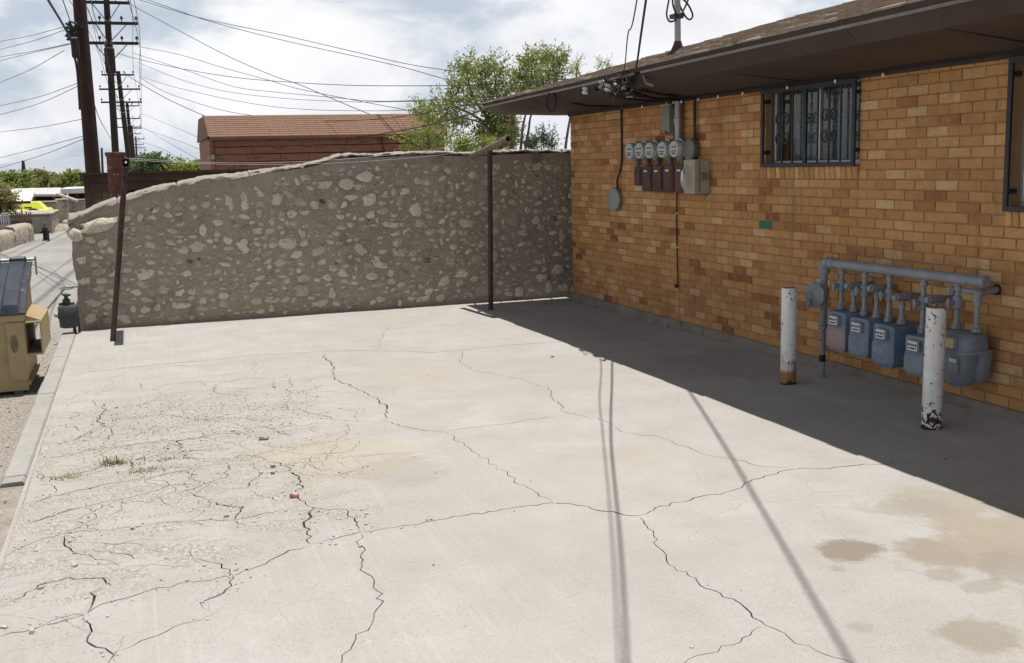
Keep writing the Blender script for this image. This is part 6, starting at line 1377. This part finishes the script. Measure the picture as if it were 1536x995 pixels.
q0, q1, q2 = A2(-12, 385), A2(30, 369), A2(56, 361)
rwall('low_stone_wall', 'low rubble wall at the left edge of the alley nearest the lot', (q1[0] - .12, q1[1] - .25), .0, .3, None, 1) if False else None
rwall('low_stone_wall', 'low rubble stone wall across the alley at the left edge', [(q1[0] - .30, q1[1] - .2), (q0[0] - .30, q0[1])], .46, .45, M['rubble_wall'], 3)
rwall('low_stone_wall', 'low rubble stone wall across the alley ending in a rounded end before the hydrant', [(q2[0] - .30, q2[1]), (q1[0] - .30, q1[1])], .52, .45, M['rubble_wall'], 9)
c0_, c1_ = at(82, 345, Y=39), at(50, 345, Y=39)
def blockwall(name, label, x0, x1, y0, y1, h, mat, cat='wall'):
    t = thing(name, label, cat, (x0, y0, ALZ)); m_ = MB(); m_.bbox((x0, y0, ALZ - .1), (x1, y1, ALZ + h), .05); m_.build('masonry', mat, t)
    m_ = MB(); m_.bbox((x0 - .03, y0 - .03, ALZ + h + .003), (x1 + .03, y1 + .03, ALZ + h + .07), .025); m_.build('wall_cap', M['rubble_wall'], t); return t
xr = at(79, 345, Y=37.5).x; xl = at(44, 345, Y=37.5).x
blockwall('block_wall', 'tall grey-brown block wall in front of the yellow van', xl - 1.5, xr, 37.5, 41.0, at(79, 319, Y=37.5).z - ALZ - .07, M['block'])
p = at(95, 340, Y=45); blockwall('stone_pillar', 'stone gate pillar behind the block wall beside the alley', p.x - .18, p.x + .22, 45, 45.4, at(95, 301, Y=45).z - ALZ, M['rubble_wall'], 'pillar')
p0, p1 = at(62, 330, Y=47), at(90, 330, Y=47); blockwall('block_wall', 'farther brown garden wall right of the yellow van', p0.x, p1.x, 47, 47.3, at(80, 304, Y=47).z - ALZ, M['block'])
p0, p1 = at(100, 330, Y=60), at(135, 330, Y=60); blockwall('block_wall', 'pale plastered wall at the far bend of the alley', p0.x, p1.x + 2, 60, 60.3, at(115, 301, Y=60).z - ALZ, M['rubble_wall'])
t = thing('dirt_bank', None, None); bpy.data.objects.remove(t)
def heap(label, cat, px, py, Y, rx, ry, h, mat, seed):
    p = at(px, py, Y=Y); bm = bmesh.new(); bmesh.ops.create_icosphere(bm, subdivisions=3, radius=1)
    for v in bm.verts: v.co = Vector((p.x + v.co.x * rx, Y + v.co.y * ry, ALZ + max(v.co.z, -.2) * h * (1 + .5 * mnoise.noise(v.co * 2 + Vector((seed, 0, 0))))))
    m_ = MB(); m_.bm(bm); return tag(m_.build('earth_mound', mat, smooth=70), label, cat)
heap('pale earth mound at the foot of the block wall beside the alley', 'mound', 90, 343, 40, .3, 1.6, .16, M['dirt'], 2); heap('pale earth mound at the far end of the alley below the pillar', 'mound', 104, 338, 46, .3, 1.5, .22, M['dirt'], 5)
t = thing('hydrant', 'small dark hydrant post beside the end of the low rubble wall', 'hydrant', tuple(A2(69, 361)) + (ALZ,)); p = Vector((*A2(69, 361), ALZ)); m_ = MB(); m_.lathe([(0, .10), (.03, .10), (.035, .07), (.30, .07), (.31, .09), (.36, .09), (.40, .06), (.43, .02)], p, (0, 0, 1), 12); m_.build('barrel', M['pole_dark'], t, smooth=40)
m_ = MB(); m_.tube([p + Vector((-.13, 0, .25)), p + Vector((.13, 0, .25))], .035, 10); m_.build('side_outlet', M['pole_dark'], t, smooth=40); m_ = MB(); m_.lathe([(0, .03), (.06, .04), (.10, .02)], p + Vector((0, 0, .43)), (0, 0, 1), 10); m_.build('bonnet', M['pale_pipe'], t, smooth=40)
p = Vector((*A2(73, 362), ALZ)); m_ = MB(); m_.tube([p, p + Vector((0, 0, .27))], .03, 8); tag(m_.build('marker_stake', M['old_wood']), 'short thin stake beside the dark hydrant', 'stake')
def fence(label, x0, x1, y0, y1, Y, mat, n, cat='fence', gap=.02):
    a, b = at(x0, y1, Y=Y), at(x1, y1, Y=Y); h = at((x0 + x1) / 2, y0, Y=Y).z; t = thing('fence', label, cat, (a.x, Y, ALZ)); fr = random.Random(n); w_ = (b.x - a.x) / n
    for i in range(n):
        m_ = MB(); m_.bbox((a.x + i * w_ + gap / 2, Y + fr.uniform(-.02, .02), ALZ - .1), (a.x + (i + 1) * w_ - gap / 2, Y + .05, h + fr.uniform(-.09, .05)), .008); m_.build('fence_board', mat, t)
    for z in (.4, 1.0): m_ = MB(); m_.box((a.x, Y + .052, ALZ + z), (b.x, Y + .10, ALZ + z + .08)); m_.build('fence_rail', M['old_wood'], t)
fence('pale corrugated tin fence at the left edge behind the low rubble wall', -40, 16, 322, 350, 36, M['tin'], 16); fence('brown wooden plank fence between the tin fence and the block wall', 18, 50, 317, 350, 36.2, M['fence'], 10)
# carport and sheds beyond
t = thing('carport', 'long open carport with a pale grey roof beyond the block walls', 'carport', tuple(at(50, 300, Y=62)[:2]) + (ALZ,)); Y = 62.0
a, b, c_, d_ = at(11, 291.5, Y=Y), at(89.5, 291.5, Y=Y), at(92, 281.5, Y=Y + 8), at(8, 283, Y=Y + 8)
m_ = MB(); m_.hexa([a - Vector((0, 0, .12)), b - Vector((0, 0, .12)), c_ - Vector((0, 0, .12)), d_ - Vector((0, 0, .12)), a, b, c_, d_]); m_.build('roof', M['grey_roof'], t)
m_ = MB(); m_.box((a.x + .2, Y + 5.5, ALZ), (b.x - .2, Y + 5.7, a.z - .15)); m_.build('back_wall', M['dark'], t)
for x in (a.x + .3, (a.x + b.x) / 2, b.x - .3): m_ = MB(); m_.bbox((x - .08, Y + .1, ALZ - .1), (x + .08, Y + .26, a.z - .14), .01); m_.build('post', M['old_wood'], t)
t = thing('garden_shed', 'small pale shed with a white gable roof behind the yellow van', 'shed', tuple(at(30, 300, Y=56)[:2]) + (ALZ,)); a, b = at(16, 304, Y=56), at(41, 304, Y=56); z0 = at(30, 296, Y=56).z
m_ = MB(); m_.bbox((a.x, 56, ALZ), (b.x, 58.5, z0 - .3), .03); m_.build('wall', M['block'], t); m_ = MB(); m_.hexa([(a.x - .15, 55.8, z0 - .35), (b.x + .15, 55.8, z0 - .35), (b.x + .15, 58.7, z0 + .1), (a.x - .15, 58.7, z0 + .1), (a.x - .15, 55.8, z0 - .22), (b.x + .15, 55.8, z0 - .22), (b.x + .15, 58.7, z0 + .22), (a.x - .15, 58.7, z0 + .22)]); m_.build('roof', M['white_roof'], t)
t = thing('flat_roof_shed', 'low shed with a bright white flat roof right of the carport', 'shed', tuple(at(112, 300, Y=66)[:2]) + (ALZ,)); a, b = at(92.5, 291, Y=66), at(133, 291, Y=66); zz = at(110, 282, Y=66).z
m_ = MB(); m_.bbox((a.x, 66, a.z), (b.x + 4, 72, zz), .04); m_.build('roof', M['white_roof'], t); m_ = MB(); m_.box((a.x + .3, 67, ALZ), (b.x + 3.6, 71, a.z - .002)); m_.build('wall', M['dark'], t)
for x in (a.x + .1, (a.x + b.x) / 2, b.x): m_ = MB(); m_.bbox((x, 66.05, ALZ), (x + .14, 66.2, a.z - .003), .01); m_.build('post', M['pole_dark'], t)
t = thing('garden_hut', 'small tan hut with a slanted roof in front of the white roofed shed', 'hut', tuple(at(95, 300, Y=58)[:2]) + (ALZ,)); a, b = at(89, 305, Y=58), at(106, 305, Y=58); z0 = at(95, 293, Y=58).z
m_ = MB(); m_.bbox((a.x, 58, ALZ), (b.x, 59.6, z0 - .2), .03); m_.build('wall', M['block'], t); m_ = MB(); m_.hexa([(a.x - .1, 57.8, z0), (b.x + .3, 57.8, z0 - .38), (b.x + .3, 59.8, z0 - .38), (a.x - .1, 59.8, z0), (a.x - .1, 57.8, z0 + .1), (b.x + .3, 57.8, z0 - .28), (b.x + .3, 59.8, z0 - .28), (a.x - .1, 59.8, z0 + .1)]); m_.build('roof', M['rubble_wall'], t)
# yellow van parked behind the block wall
M['yellow'] = pmat('yellow_van_paint', (.62, .66, .03), (.66, .70, .05), 1, .35, 0, 0, 1)
Y = 43.6; a, b = at(30, 318, Y=Y), at(65, 318, Y=Y); zt_ = at(45, 303.5, Y=Y).z; t = thing('yellow_van', 'bright yellow van parked behind the block wall with only its top showing', 'van', (a.x, Y, ALZ))
L_ = b.x - a.x; zb_ = ALZ + .35; zw = zb_ + (zt_ - zb_) * .52
m_ = MB(); m_.bbox((a.x - 1.6, Y, zb_), (b.x + .25, Y + 1.8, zw), .08); bd = m_.build('body', M['yellow'], t)
m_ = MB(); m_.hexa([(a.x - 1.2, Y + .06, zw - .02), (b.x + .06, Y + .06, zw - .02), (b.x + .06, Y + 1.74, zw - .02), (a.x - 1.2, Y + 1.74, zw - .02), (a.x - .9, Y + .2, zt_), (b.x - .18, Y + .2, zt_), (b.x - .18, Y + 1.6, zt_), (a.x - .9, Y + 1.6, zt_)]); cb = m_.build('cab', M['yellow'], t)
for f0, f1 in ((-.25, .12), (.18, .52)):
    x0, x1 = a.x + L_ * f0, a.x + L_ * f1; m_ = MB(); m_.hexa([(x0, Y + .075, zw + .05), (x1, Y + .075, zw + .05), (x1, Y + .10, zw + .05), (x0, Y + .10, zw + .05), (x0 + .04, Y + .165, zt_ - .12), (x1 - .04, Y + .165, zt_ - .12), (x1 - .04, Y + .19, zt_ - .12), (x0 + .04, Y + .19, zt_ - .12)]); m_.build('window', M['dark'], cb)
for x in (a.x - 1.1, b.x - .35):
    for y in (Y + .02, Y + 1.6): m_ = MB(); m_.lathe([(0, .2), (.0, .31), (.03, .33), (.15, .33), (.18, .31), (.18, .2)], (x, y, ALZ + .33), (0, 1, 0), 18); w_ = m_.build('wheel', M['dark_rubber'], t, smooth=40); m_ = MB(); m_.lathe([(-.005, .001), (-.005, .19), (.02, .2)], (x, y, ALZ + .33), (0, 1, 0), 14); m_.build('rim', M['steel'], w_, smooth=40)
